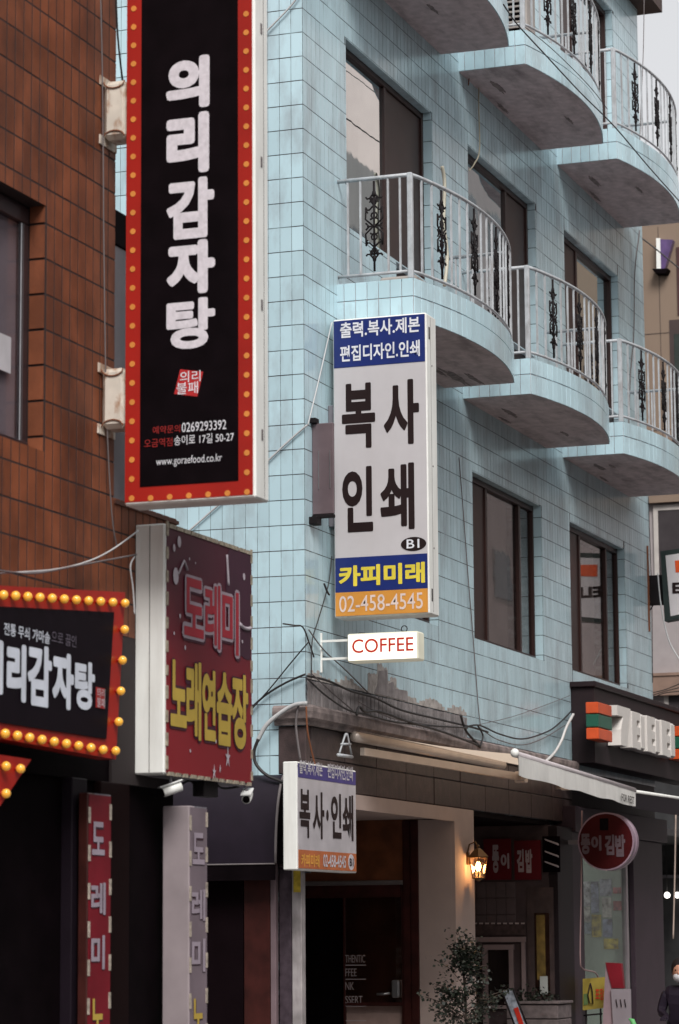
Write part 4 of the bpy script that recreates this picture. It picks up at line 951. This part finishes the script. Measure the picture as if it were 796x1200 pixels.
mb = MB(); v = onX(604, 884, 1.4); mb.sphere(A1+Vector((-.04, 0, .01)), .045, 8, 6); mb.build('bar_end_cap', M_WHITE, aw)
# valance lettering follows the valance
mb = MB(); vs, fs = text_geo('FOR REST', .01); d_ = (A2-A1).normalized()
tA = 6.35; mb.add([A1+d_*(tA+1.0*u)+Vector((0, -.045, -.185+.09*t)) for u, t, _e in vs], fs); mb.build('lettering', M_INK, aw)
pw = thing('purple_awning', 'dark purple awning with pale front bar beyond the cream awning', 'awning', (11.5, -.6, 3.3))
B1_, B2_ = Vector((9.05, -.92, 3.35)), Vector((14.6, -.92, 3.40))
mb = MB(); mb.prism([B1_, Vector((9.05, -.05, 3.55)), Vector((9.05, -.05, 3.54)), B1_+Vector((0, 0, -.01))], (5.5, 0, 0)); mb.prism([B1_+Vector((0, -.01, 0)), B1_+Vector((0, 0, 0)), B1_+Vector((.0, .05, -.20)), B1_+Vector((0, .04, -.20))], (5.5, 0, 0)); mb.build('canvas', M_PURP, pw)
MB().tube([B1_, B2_], .022, 8).build('front_bar', M_WHITE, pw)
# alley awning on the side wall
al = thing('dark_barrel_awning', 'dark purple barrel awning over the side entrance of the blue building', 'awning', (-.45, 1, 2.1))
mb = MB(); N = 12; A = .30; zt_, zb_ = 3.12, 2.28; vs = []
prof = [(-A*math.sin(math.pi/2*k/N)**.9, zb_+(zt_-zb_)*math.cos(math.pi/2*k/N)) for k in range(N+1)]
ya_, yb_ = .20, 2.4
for y in (ya_, yb_):
    for x, z in prof: vs.append((x, y, z))
fs = [(k, k+1, N+2+k, N+1+k) for k in range(N)]
mb.add(vs, [f[::-1] for f in fs], True); mb.build('canvas', M_PURP, al)
mb = MB(); mb.prism([(x, ya_, z) for x, z in prof]+[(0, ya_, zb_)], (0, .01, 0)); mb.build('end_panel', M_DARK, al)
MB().box(-A-.005, -A+.01, ya_, yb_, zb_-.15, zb_).build('valance', M_DARK, al); MB().tube([(-A-.008, ya_, zb_), (-A-.008, yb_, zb_)], .008).build('hem_bar', M_CABG, al)
MB().tube([(x*1.01-.004, ya_-.005, z+.004) for x, z in prof], .014, 6).build('end_rib', M_CABG, al)
sd_ = thing('side_entrance', 'dark side entrance with maroon door panel under the barrel awning', 'doorway', (-.03, .8, 0))
MB().box(-.05, -.001, .62, 2.6, 0, 2.5).build('dark_opening', M_ROOM, sd_); MB().cbox(-.06, -.001, .345, .61, 0, 2.5).build('door_panel', M_MAROON, sd_)
MB().cbox(-.07, -.001, .285, .34, 0, 2.4).build('frame_strip', mat('pale_mauve_strip', (.18, .13, .14), rough=.35), sd_)

# ================================================================= CABLES
def smooth_path(P, n=8):
    out_ = []
    for i in range(len(P)-1):
        p0, p1, p2, p3 = P[max(i-1, 0)], P[i], P[i+1], P[min(i+2, len(P)-1)]
        for k in range(n):
            t = k/n; out_.append(.5*((2*p1)+(-p0+p2)*t+(2*p0-5*p1+4*p2-p3)*t*t+(-p0+3*p1-3*p2+p3)*t**3))
    return out_+[P[-1]]
def cable(px, plane, r, m, label, name='cable', cat='cable', grp='cables on the walls', n=8):
    ax, v = plane; f = onX if ax == 'X' else onY
    P = [f(p[0], p[1], p[2] if len(p) > 2 else v) for p in px]
    return MB().tube(smooth_path(P, n), r, 5).solo(name, m, label, cat, grp)
cable([(389, 378), (375, 440), (361, 498)], ('Y', -.03), .007, M_CABW, 'pale wire from the top of the print shop sign down to the corner')
cable([(360, 498), (335, 520), (300, 553), (215, 628), (190, 650)], ('X', -.03), .010, M_CABW, 'pale wire slanting down left across the side wall behind the karaoke sign')
cable([(352, -8), (340, 8), (316, 33), (300, 48)], ('X', -.04), .010, M_CABW, 'short pale wire at the top beside the tall black sign')
cable([(389, 652), (386, 680), (381, 700), (372, 730), (366, 752), (365, 795)], ('Y', -.03), .006, M_CAB, 'thin black cord hanging left of the print shop sign to the coffee arm')
cable([(380, 684), (383, 692), (386, 697)], ('Y', -.04), .010, M_CAB, 'knotted stub of black cord beside the yellow lettering of the print shop sign')
cable([(332, 731), (345, 733), (355, 735), (362, 752), (368, 770)], ('Y', -.02), .008, M_CAB, 'black cable leaving a small hook on the corner above the coffee arm')
cable([(362, 752), (340, 778), (318, 805), (296, 830)], ('X', -.06), .007, M_CAB, 'thin black wire slanting down left from the corner to the karaoke sign')
cable([(358, 790), (335, 800), (312, 814), (294, 830)], ('X', -.05), .011, M_CAB, 'thick black wire leaving the corner just above the cornice')
cable([(362, 738), (380, 762), (405, 785), (432, 812)], ('Y', -.03), .007, M_CABG, 'grey wire crossing diagonally behind the coffee sign')
cable([(360, 792), (385, 798), (412, 810), (440, 818), (470, 832), (510, 842), (552, 852), (572, 858)], ('Y', -.05), .012, M_CAB, 'black cable drooping along the bare grey strip')
cable([(360, 795), (382, 815), (408, 832), (432, 838), (462, 846), (500, 850), (548, 853)], ('Y', -.14), .010, M_CAB, 'black cable resting on the stone cornice')
cable([(366, 790), (390, 812), (420, 838)], ('Y', -.07), .007, M_CABG, 'thin grey wire crossing the bare strip near its left end')
cable([(418, 838), (421, 828), (428, 834), (445, 834), (480, 846), (520, 858), (560, 873)], ('Y', -.15), .013, M_CAB, 'tangled black cable on the cornice above the roller')
cable([(420, 822), (450, 838), (476, 845), (530, 852)], ('Y', -.10), .006, M_CABG, 'thin grey wire in the tangle on the cornice')
cable([(540, 838), (546, 856), (560, 872), (563, 876)], ('Y', -.12), .014, M_CAB, 'short thick black cable dropping at the right end of the bare strip')
cable([(560, 850), (566, 862), (563, 874)], ('Y', -.12), .010, M_CAB, 'looped black cable end beside the bare strip')
cable([(545, 852), (562, 850), (585, 860), (612, 866), (640, 858), (655, 848), (670, 833)], ('Y', -.05), .010, M_CAB, 'black cable arcing from the bare strip to the brown fascia')
cable([(560, 851), (582, 866), (610, 873), (635, 866), (662, 850)], ('Y', -.05), .006, M_CABG, 'thin grey wire hanging in a lower arc toward the brown fascia')
cable([(562, 849), (600, 840), (640, 826), (668, 815)], ('Y', -.03), .004, M_CABG, 'hair thin wire rising right across the blue tiles to the fascia')
cable([(538, 536), (543, 600), (549, 680), (554, 740), (560, 820), (563, 850)], ('Y', -.02), .006, M_CABG, 'thin vertical wire down the facade beside the first lower window')
cable([(672, 837), (664, 852), (658, 868), (650, 882), (640, 892)], ('Y', -.12), .018, mat('white_hose', (.6, .58, .56), rough=.5), 'white hose curving from the brown fascia to the awning bar', 'hose', 'hose')
cable([(360, 824), (345, 826), (328, 836), (312, 850), (302, 868)], ('X', -.16), .022, M_CABW, 'pale conduit bending off the cornice corner', 'conduit', 'conduit')
cable([(303, 866), (298, 880), (300, 895), (312, 908), (328, 915), (345, 920)], ('X', -.17), .016, M_CAB, 'black hose looping down behind the small print sign', 'hose', 'hose')
cable([(350, 826), (347, 850), (352, 890)], ('X', -.13), .012, M_CABG, 'grey conduit down the stone corner pillar', 'conduit', 'conduit')
cable([(359, 828), (361, 860), (370, 900), (374, 925)], ('Y', -.13), .009, mat('rust', (.2, .07, .03)), 'rusty wire down the front of the stone pillar')
cable([(590, 5), (606, 28), (640, 65), (680, 108), (720, 148), (760, 195), (800, 240)], ('Y', -1.3), .008, M_CAB, 'black wire slanting down across the two right upper balconies')
cable([(616, 32), (650, 60), (690, 100), (712, 128)], ('Y', -1.1), .005, M_CAB, 'thinner black wire lying over the centre upper balcony front')
cable([(755, -5), (754, 60), (751, 130), (749, 200)], ('Y', -.75), .006, M_CABG, 'thin grey wire hanging vertically in front of the sky')
cable([(750, 270), (744, 320), (743, 390), (739, 440), (737, 500)], ('Y', -.02), .008, M_CABG, 'grey wire down the far end of the facade')
cable([(549, 30), (551, 72), (549, 100)], ('Y', -.03), .007, mat('rust', (.2, .07, .03)), 'rusty wire hanging above the centre balcony soffit')
cable([(562, 70), (561, 120), (562, 175), (556, 192), (550, 200)], ('Y', -.03), .009, mat('yellowed_cable', (.42, .38, .28)), 'yellowed cord hanging to the head of the centre window')
cable([(518, 195), (521, 215), (520, 260), (524, 300), (521, 335)], ('Y', -.25), .022, mat('yellowed_pipe', (.55, .52, .42)), 'cream pipe standing behind the first middle balcony railing', 'pipe', 'pipe')
cable([(118, -5), (120, 80), (121, 170), (122, 300), (125, 480), (131, 600), (137, 640)], ('Y', BY-.04), .005, M_CABG, 'grey cable running down the edge of the brown tiled wall')
cable([(-5, 672), (60, 668), (100, 659), (130, 645), (162, 622)], ('Y', BY-.09), .006, M_CABW, 'pale wire rising to the top of the karaoke sign')
cable([(-5, 668), (40, 672), (90, 663), (160, 650)], ('Y', BY-.10), .006, M_CABG, 'grey wire sagging across the lower brown wall')
cable([(158, 652), (153, 664), (156, 690), (158, 720)], ('Y', BY-.10), .006, M_CABW, 'short pale wire drooping beside the white end of the karaoke sign')
cable([(136, -5), (138, 40), (142, 80), (146, 110)], ('Y', BY-.02), .007, M_CAB, 'black wire seen in the gap between brown wall and tall sign')
cable([(771, 672), (775, 710), (784, 750), (798, 775)], ('X', 13.7), .010, M_CABW, 'white wire hanging below the projecting green bordered sign')
cable([(758, 720), (764, 712), (770, 700), (780, 690)], ('X', 13.9), .009, M_CAB, 'short black wire under the bracket of the projecting sign')
cable([(760, 582), (762, 640), (764, 700), (765, 800)], ('Y', -.02), .006, M_CAB, 'thin black wire along the far vertical edge of the blue facade')
cable([(726, 262), (760, 285), (800, 318)], ('X', 18), .012, M_CAB, 'black wire crossing in front of the tan building')
for i in range(3): cable([(764, 812+i*3), (780, 808+i*2), (800, 800+i*5)], ('X', 17), .008, M_CAB, ['upper', 'middle', 'lower'][i]+' of three thin wires below the tan ledge beside the fascia')
cable([(682, 950), (681, 1050), (680, 1120), (683, 1135), (698, 1140), (702, 1150)], ('Y', -.3), .010, mat('pinkish_pipe', (.30, .2, .2)), 'thin pinkish pipe down the shopfront pilaster', 'pipe', 'pipe')

cable([(792, 955), (791, 1020), (789, 1100)], ('Y', -.9), .012, mat('pale_pole', (.34, .26, .22)), 'pale thin pole hanging from the purple awning at the right edge', 'pole', 'pole')
# --- security cameras
def cctv(px, py, ang, lab, X):
    p = onX(px, py, X); t = thing('security_camera', lab, 'camera', p, 'security cameras under the karaoke sign')
    d = Vector((-math.cos(ang), -math.sin(ang), -.35)).normalized(); a = p-d*.07; b = p+d*.06
    MB().tube([a, b], .034, 12).build('camera_body', M_WHITE, t); MB().tube([b, b+d*.006], .026, 12).build('lens', M_DARK, t)
    mb = MB(); mb.bar(a+Vector((0, 0, .04)), b+d*.03+Vector((0, 0, .04)), .075, .008); mb.build('sun_shield', mat('bright_white_plastic', (.8, .8, .78), rough=.35), t)
    MB().tube([p+Vector((0, 0, .03)), p+Vector((.02, .03, .13))], .012, 6).cbox(p.x-.02, p.x+.06, p.y, p.y+.07, p.z+.12, p.z+.135).build('mount', M_GREYM, t)
cctv(201, 925, -.9, 'white camera slung under the left corner of the karaoke sign', -7.6)
cctv(290, 934, .25, 'white bullet camera under the right corner of the karaoke sign', -6.3)
mb = MB(); P = [onY(x, y, -1.8) for x, y in ((205, 925), (222, 915), (235, 926), (250, 918), (262, 924), (280, 922))]; mb.tube(smooth_path(P), .008, 5)
P = [onY(x, y, -1.8) for x, y in ((226, 912), (246, 912), (247, 926), (229, 930))]; mb.tube(P+[P[0]], .006, 5); mb.cbox(-7.0, -6.75, -1.87, -1.78, 2.56, 2.665)
mb.solo('sign_support_frame', M_IRON, 'black angle iron frame and wires beneath the karaoke sign', 'bracket')

# ================================================================= STREET LEVEL THINGS
# potted tree
pt = thing('potted_tree', 'slender dark leafed potted tree against the beige portal', 'tree', (3.3, -.5, .12))
mb = MB(); base = Vector((3.3, -.5, .12))
mb.tube([base+Vector((0, 0, 0)), base+Vector((0, 0, .02)), base+Vector((0, 0, .32)), base+Vector((0, 0, .34))], [.10, .14, .19, .17], 14); mb.build('pot', mat('grey_pot', (.12, .1, .1)), pt)
mb = MB(); lf = MB(); rnd = random.Random(3)
tr = [base+Vector((0, 0, .3)), base+Vector((.02, 0, .8)), base+Vector((-.03, 0, 1.2)), base+Vector((.05, -.03, 1.45))]; mb.tube(smooth_path(tr), [.018-.012*k/24 for k in range(25)], 5)
def leaf(c):
    a, b = rnd.uniform(0, 6.28), rnd.uniform(-1, 1); d = Vector((math.cos(a)*math.cos(b), math.sin(a)*math.cos(b), math.sin(b))); s_ = d.cross(Vector((rnd.uniform(-1, 1), rnd.uniform(-1, 1), 1))).normalized()
    L1 = rnd.uniform(.028, .048); w1 = L1*.48; lf.add([c, c+d*L1*.5+s_*w1, c+d*L1, c+d*L1*.5-s_*w1], [(0, 1, 2, 3)])
for k in range(48):
    h = rnd.uniform(.35, 1.5)**1; t = (h-.3)/1.3; reach = (.62*(1-t)+.12)*rnd.uniform(.35, 1); a = rnd.uniform(0, 6.28)
    s0 = base+Vector((0, 0, .15+h*.75)); e = s0+Vector((math.cos(a)*reach*1.25, math.sin(a)*reach*.8, rnd.uniform(.05, .28)))
    mid = (s0+e)/2+Vector((0, 0, .05)); mb.tube([s0, mid, e], .004, 4)
    for q in range(48):
        u = rnd.uniform(.3, 1.05); c0 = s0.lerp(e, u)+Vector((rnd.gauss(0, .045), rnd.gauss(0, .045), rnd.gauss(0, .045))); leaf(c0)
mb.build('trunk', mat('bark', (.06, .04, .03)), pt); lf.build('foliage', mat('dark_glossy_leaf', (.014, .020, .012), rough=.45, island=.35, var=.2), pt, kind='stuff')
# tilted menu board
mn = thing('tilted_menu_board', 'leaning menu board with pale face in front of the white framed door', 'menu board', (6.8, -.1, .12))
P = [onX(x, y, 6.6) for x, y in ((588, 1160), (601, 1158), (622, 1212), (608, 1214))]
mb = MB(); mb.prism(P[::-1], (.03, 0, 0)); mb.build('board', mat('menu_blue_grey', (.30, .34, .40), var=.5, scale=14), mn)
mb = MB(); mb.tube([P[0], P[1], P[2], P[3], P[0]], .012, 6); mb.build('frame', M_IRON, mn); 
mb = MB(); Q_ = [onX(x, y, 6.59) for x, y in ((602, 1182), (607, 1180), (616, 1207), (611, 1208))]; mb.prism(Q_[::-1], (.004, 0, 0)); mb.build('red_print', M_REDT, mn)
bx = P[2]; MB().tube([bx+Vector((.02, 0, .02)), Vector((bx.x+.3, bx.y, .12))], .012).tube([P[3]+Vector((.02, 0, .02)), Vector((P[3].x, P[3].y, .12))], .012).build('leg', M_IRON, mn)
# planter box
pb = thing('grey_planter_box', 'weathered grey wooden planter box beside the leaning menu board', 'planter', (7.9, .15, .12))
for k in range(4): MB().cbox(7.6, 8.2, -.30, .33, .13+.17*k, .29+.17*k, .008).build('plank', mat('grey_wood', (.13, .105, .105), var=.35, scale=12), pb)
MB().cbox(7.58, 8.22, -.32, .35, .81, .84, .006).build('rim', mat('grey_wood', (.13, .105, .105)), pb)
lf = MB()
for k in range(220): leaf(Vector((rnd.uniform(7.7, 8.1), rnd.uniform(-.2, .3), .84+abs(rnd.gauss(0, .07)))))
lf.build('foliage', MATS['dark_glossy_leaf'], pb, kind='stuff')
# sandwich board
sb = thing('red_topped_sandwich_board', 'tall pinkish sandwich board with dark red top before the posters', 'sandwich board', (8.9, -.62, .12))
def fpoly(pts, X): return [onX(x, y, X) for x, y in pts]
mb = MB(); mb.prism(fpoly([(710, 1130), (728, 1130), (737, 1260), (703, 1260)], 8.9)[::-1], (.05, 0, 0)); mb.build('body', mat('pinkish_white_plastic', (.26, .18, .20)), sb)
mb = MB(); mb.prism(fpoly([(709.5, 1128), (728, 1129), (731, 1158), (717, 1158)], 8.885)[::-1], (.08, 0, 0)); mb.build('red_top', M_DRED, sb)
mb = MB(); mb.prism(fpoly([(716, 1159), (739, 1159), (741, 1260), (722, 1260)], 8.86)[::-1], (.03, 0, 0)); bd = mb.build('menu_sheet', mat('dim_white_paper', (.22, .19, .21), var=.1), sb)
mb = MB()
for x in (722, 727, 732): mb.tube([onX(x, 1171, 8.85), onX(x+1.5, 1180, 8.85)], .006, 4)
mb.build('menu_lines', M_INK, bd)
yp = thing('yellow_poster_board', 'yellow and white poster board on a black stand in the shopfront', 'poster board', (9.3, -.2, .12))
mb = MB(); mb.prism(fpoly([(683, 1147), (709, 1145), (709, 1181), (683, 1184)], 9.3)[::-1], (.02, 0, 0)); mb.build('board', mat('yellow_board', (.33, .25, .04), var=.12, scale=10), yp)
mb = MB(); mb.prism(fpoly([(684, 1165), (689, 1164), (689, 1177), (684, 1178)], 9.29)[::-1], (.004, 0, 0)); mb.build('print', mat('green_print', (.1, .16, .05)), yp)
lettering(yp, '포장', ('X', 9.288), (698, 1158, 708, 1172), M_REDT, .02)
mb = MB(); mb.tube([onX(692, 1152, 9.28), onX(689, 1166, 9.28), onX(691, 1176, 9.28), onX(695, 1176, 9.28), onX(694, 1160, 9.28), onX(692, 1152, 9.28)], .008, 5); mb.build('print', M_INK, yp)
mb = MB(); 
for x in (687, 704): mb.tube([onX(x, 1182, 9.32), Vector((9.32, onX(x, 1182, 9.32).y, .12))], .012, 5)
mb.tube([onX(684, 1190, 9.3), onX(706, 1188, 9.3)], .01, 5); mb.build('stand', M_IRON, yp)
gsp = thing('green_cap_bollard', 'small bright green plastic spout at the foot of the shopfront', 'bottle', (8.6, -.7, .12))
p = onX(743, 1196, 8.6); MB().tube([(p.x, p.y, .12), (p.x, p.y, p.z-.05), (p.x, p.y+.02, p.z), (p.x, p.y+.06, p.z+.02)], [.03, .035, .03, .01], 10).build('bottle_body', mat('bright_green_plastic', (.12, .42, .14)), gsp)

# person with mask at the right edge
hc = CAMP+ray(798, 1139)*29.5; hx, hy, hz = hc
pe = thing('person', 'person with dark hair and white face mask in purple jacket at the right edge', 'person', (hc.x, hc.y, 0))
def skin_body():
    me = bpy.data.meshes.new('body'); g = .0
    J = {'pelvis': (hx+.02, hy, .62), 'chest': (hx+.03, hy, .98), 'neck': (hx+.02, hy, hz-.14), 'sl': (hx+.03, hy+.16, hz-.2), 'sr': (hx+.03, hy-.16, hz-.2), 'el': (hx-.02, hy+.22, .80), 'er': (hx-.02, hy-.22, .80), 'wl': (hx-.25, hy+.1, .76), 'wr': (hx-.25, hy-.1, .76),
         'hl': (hx, hy+.1, .58), 'hr': (hx, hy-.1, .58), 'kl': (hx-.40, hy+.12, .56), 'kr': (hx-.40, hy-.12, .56), 'al': (hx-.42, hy+.12, .10), 'ar': (hx-.42, hy-.12, .10), 'tl': (hx-.58, hy+.13, .04), 'tr': (hx-.58, hy-.13, .04)}
    R = {'pelvis': .15, 'chest': .15, 'neck': .06, 'sl': .075, 'sr': .075, 'el': .05, 'er': .05, 'wl': .032, 'wr': .032, 'hl': .1, 'hr': .1, 'kl': .065, 'kr': .065, 'al': .042, 'ar': .042, 'tl': .035, 'tr': .035}
    ks_ = list(J); ed = [('pelvis', 'chest'), ('chest', 'neck'), ('chest', 'sl'), ('chest', 'sr'), ('sl', 'el'), ('sr', 'er'), ('el', 'wl'), ('er', 'wr'), ('pelvis', 'hl'), ('pelvis', 'hr'), ('hl', 'kl'), ('hr', 'kr'), ('kl', 'al'), ('kr', 'ar'), ('al', 'tl'), ('ar', 'tr')]
    off = base_of(pe); V = [Vector(J[k])-off for k in ks_]; E_ = [(ks_.index(a), ks_.index(b)) for a, b in ed]
    # five fingers per hand
    for sgn, wk in ((1, 'wl'), (-1, 'wr')):
        wv = Vector(J[wk])-off; palm = len(V); V.append(wv+Vector((-.06, 0, 0))); E_.append((ks_.index(wk), palm)); R[palm] = .028
        for q in range(5):
            dy = (-.03+.015*q)*sgn; ln_ = (.05, .075, .08, .072, .058)[q]
            a_ = len(V); V.append(V[palm]+Vector((-.03, dy, .0))); V.append(V[palm]+Vector((-.03-ln_*.6, dy*1.2, -.012))); V.append(V[palm]+Vector((-.03-ln_, dy*1.2, -.035)))
            E_ += [(palm, a_), (a_, a_+1), (a_+1, a_+2)]; R[a_] = .010; R[a_+1] = .009; R[a_+2] = .008
    me.from_pydata(V, E_, []); o = bpy.data.objects.new('body', me); COL.objects.link(o); o.parent = pe
    m = o.modifiers.new('skin', 'SKIN'); sv2 = me.skin_vertices[0].data
    for i in range(len(V)):
        r = R[ks_[i]] if i < len(ks_) else R[i]; sv2[i].radius = (r, r)
    sv2[0].use_root = True; s2 = o.modifiers.new('sub', 'SUBSURF'); s2.levels = 1; s2.render_levels = 1
    me.materials.append(mat('dark_purple_jacket', (.014, .009, .017), var=.2, spec=.15))
    return o
skin_body()
MB().sphere((hx-.02, hy, hz), .098, 16, 12, (1.0, .82, 1.2)).sphere((hx-.115, hy, hz-.01), .016, 8, 6, (1, .8, 1.4)).sphere((hx-.01, hy+.083, hz-.01), .02, 8, 6, (.6, .5, 1.3)).sphere((hx-.01, hy-.083, hz-.01), .02, 8, 6, (.6, .5, 1.3)).build('head', mat('skin', (.42, .20, .13), rough=.5), pe)
MB().sphere((hx+.012, hy, hz+.035), .108, 16, 12, (1.05, .95, 1.15)).build('hair', mat('black_hair', (.012, .008, .008), rough=.7, spec=.2), pe)
MB().sphere((hx-.055, hy, hz-.05), .078, 14, 10, (.95, .92, .75)).build('face_mask', mat('mask_white', (.55, .54, .56), rough=.8), pe)
MB().sphere((hx-.108, hy+.03, hz+.02), .009, 6, 5).sphere((hx-.108, hy-.03, hz+.02), .009, 6, 5).build('eyes', M_DARK, pe)
stl = thing('stool', 'low dark stool under the seated masked person', 'stool', (hx+.02, hy, 0))
MB().cbox(hx-.15, hx+.2, hy-.17, hy+.17, .43, .47).build('seat', M_MAROON, stl)
for a in (-.12, .17):
    for b in (-.13, .13): MB().cbox(hx+a-.015, hx+a+.015, hy+b-.015, hy+b+.015, 0, .43, .003).build('leg', M_IRON, stl)

# dark shop beyond, hanging lamps
sh_ = thing('dark_open_shop', 'dark open shop interior beyond the mauve pilasters at the right edge', 'shop', (19, 2, 0))
MB().box(14.6, 22, 3.5, 3.6, 0, 5).box(21.9, 22, .6, 3.5, 0, 5).box(14.6, 21.9, .6, 3.5, 3.1, 3.2).build('walls', mat('dark_green_grey', (.04, .04, .042), var=.3), sh_)
MB().box(21.8, 21.89, .7, 3.2, 2.55, 2.6).build('ceiling_rail', M_GREYM, sh_)
for i, (x, y) in enumerate(((782, 1049), (794, 1049))):
    p = onY(x, y, 1.5); t = thing('globe_lamp', ['lit white globe lamp in the dark shop, left of two', 'lit white globe lamp in the dark shop, right at the frame edge'][i], 'lamp', (p.x, p.y, p.z-.07), 'globe lamps in the dark shop')
    MB().sphere(p, .05).build('globe', mat('lit_globe', (1, .95, .9), emit=2.2, ecol=(1, .95, .88)), t); MB().tube([p+Vector((0, 0, .06)), p+Vector((0, 0, 3.1-p.z))], .006).build('cord', M_CAB, t)

# ================================================================= FAR TAN BUILDING
tb = thing('tan_building', 'tan rendered building with pale lower wall beyond the blue facade', 'building', (24, 3, 0))
TX = 22.0
MB().box(TX, TX+8, -4, 12, 9.0, 13.85).build('upper_wall', M_TAN, tb)
MB().box(TX+.02, TX+8, -4, 12, 5.5, 8.99).box(TX+.02, TX+8, -4, 12, 0, 5.49).build('lower_wall', M_MAUV, tb)
MB().box(TX-.12, TX, -4, 12, 8.93, 9.12).build('ledge', M_TAN, tb); MB().box(TX-.15, TX+.0, -4, 12, 5.62, 5.95).box(TX-.17, TX, -4, 12, 5.951, 6.0).build('ledge', mat('tan_ledge', (.26, .17, .13)), tb)
for a, b in ((11.9, 11.915), (10.2, 10.215)): MB().box(TX-.006, TX-.001, -4, 12, a, b).build('joint', mat('tan_joint', (.10, .07, .055)), tb)
for y in (1.62,): MB().box(TX-.006, TX-.001, y, y+.012, 9.12, 13.8).build('joint', mat('tan_joint', (.10, .07, .055)), tb)
def farwin(y0, y1, z0, z1, m=M_GLASS):
    f = MB().box(TX-.03, TX+.03, y0, y1, z1-.09, z1).box(TX-.03, TX+.03, y0, y1, z0, z0+.07).box(TX-.03, TX+.03, y1-.08, y1, z0+.07, z1-.09).box(TX-.03, TX+.03, y0, y0+.08, z0+.07, z1-.09).build('window', M_TRIM, tb)
    MB().box(TX-.02, TX-.012, y0+.08, y1-.08, z0+.07, z1-.09).build('pane', mat('dark_far_glass', (.06, .052, .055), rough=.1), f)
farwin(-1.8, onX(766, 600, TX).y, onX(780, 690, TX).z, onX(780, 592, TX).z); farwin(-1.8, onX(778, 800, TX).y, onX(780, 880, TX).z, onX(780, 802, TX).z)
yw = onX(785, 400, TX).y
f = MB().box(TX-.01, TX+.02, -1.8, yw, 9.3, onX(788, 375, TX).z).build('window', mat('dark_brown_trim', (.05, .03, .028)), tb); MB().box(TX-.02, TX-.011, -1.7, yw-.08, 9.4, onX(788, 392, TX).z).build('pane', mat('green_dark_glass', (.05, .06, .055), rough=.1), f)
MB().box(TX-.02, TX-.001, -1.8, onX(793, 300, TX).y, 12.2, 13.4).build('shutter', mat('maroon_shutter', (.06, .02, .02)), tb)
wl = thing('wall_light', 'tapering violet and white wall light on a dark shelf on the tan wall', 'lamp', (TX-.1, 1.55, 12.9))
P = [onX(x, y, TX-.16) for x, y in ((770, 280), (789, 281), (779, 315), (771, 315))]
MB().prism(P[::-1], (.14, 0, 0)).build('shade', mat('violet_glass', (.10, .06, .16), rough=.2, var=.3), wl)
P = [onX(x, y, TX-.18) for x, y in ((769, 279), (773.5, 279), (774.5, 315), (769.5, 315))]; MB().prism(P[::-1], (.16, 0, 0)).build('white_edge', M_WHITE, wl)
P = [onX(x, y, TX-.22) for x, y in ((764, 315), (783, 314.5), (780, 320), (768, 320))]; MB().prism(P[::-1], (.21, 0, 0)).build('shelf', M_DARK, wl)
# small wooded hill / rooftop clump beside the far balcony
rt_ = thing('dark_rooftop_hut', 'dark low rooftop structure behind the far right upper balcony', 'rooftop hut', (27, 1.4, 13.85))
MB().box(25, 28, .3, 3, 13.851, 14.9).build('walls', mat('dark_brown_hut', (.05, .04, .035)), rt_); MB().box(24.8, 28.2, .1, 3.2, 14.9, 15.0).build('roof', M_DARK, rt_)

# ================================================================= OPPOSITE SIDE OF THE STREET (seen mirrored in the windows)
def opp(x0, x1, h, label, col, y=-14.0):
    t = thing('opposite_building', label, 'building', ((x0+x1)/2, y-4, 0), 'buildings across the street')
    MB().box(x0+.02, x1-.02, y-8, y, 0, h).build('wall', mat('opp_wall_%d' % int(x0+99), col, var=.1, scale=.6, streak=.25, sscale=(1, 1, .2)), t)
    wm = bpy.data.meshes.new('w'); zf_ = 3.9
    wme = MB().box(-.9, .9, 0, .03, -.7, .7).mesh('window', mat('opp_glass', (.05, .055, .06), rough=.1)); fm_ = MB().box(-1.0, 1.0, -.005, .02, -.8, .8).mesh('window_frame', M_TRIM)
    nx = int((x1-x0)/3.2); nz = int((h-4)/3.4)
    for i in range(nx):
        for k in range(nz):
            c = (x0+(x1-x0)*(i+.5)/nx, y+.006, 5.4+k*3.4); w1 = place('window', fm_, t, c); place('pane', wme, w1, (c[0], y+.02, c[2]))
    MB().box(x0+.3, x1-.3, y+.001, y+.06, .3, 3.0).build('shopfront', M_ROOM, t)
def blocker_building(x0, x1, y0, y1, h, label):  # unseen buildings added out of view to cut low sky light at street level
    t = thing('unseen_blocker_building', label, 'building', ((x0+x1)/2, (y0+y1)/2, 0))
    MB().box(x0, x1, y0, y1, 0, h).build('wall', mat('unseen_blocker_wall', (.30, .25, .22), var=.15, scale=.7, streak=.3, sscale=(1, 1, .2)), t)
    me = MB().box(-.03, .03, -.9, .9, -.7, .7).mesh('window', mat('opp_glass', (.05, .055, .06), rough=.1)); me2 = MB().box(-.9, .9, -.03, .03, -.7, .7).mesh('window', MATS['opp_glass'])
    for k in range(int((h-3)/3.2)):
        for j in range(int((y1-y0)/3.4)): place('window', me, t, (x1, y0+1.7+j*3.4, 4.6+3.2*k))
        for j in range(int((x1-x0)/3.4)): place('window', me2, t, (x0+1.7+j*3.4, y0, 4.6+3.2*k))
blocker_building(-42, -13.02, BY, 8, 12, 'unseen brown walled building continuing the left row, added to block sky light')
blocker_building(-62, -47, -30, 12, 13, 'unseen brown walled building added behind the camera to darken street level')
opp(-12, 6, 10, 'low grey building directly opposite the blue one', (.30, .28, .27)); opp(6, 24, 13, 'four storey beige building across the street', (.36, .31, .26)); opp(24, 50, 21.6, 'six storey grey beige building across the street', (.58, .53, .49))
opp(50, 80, 30, 'tall taupe office building far along the opposite side', (.55, .46, .43)); opp(80, 120, 26, 'distant pale block along the opposite side', (.42, .40, .38))
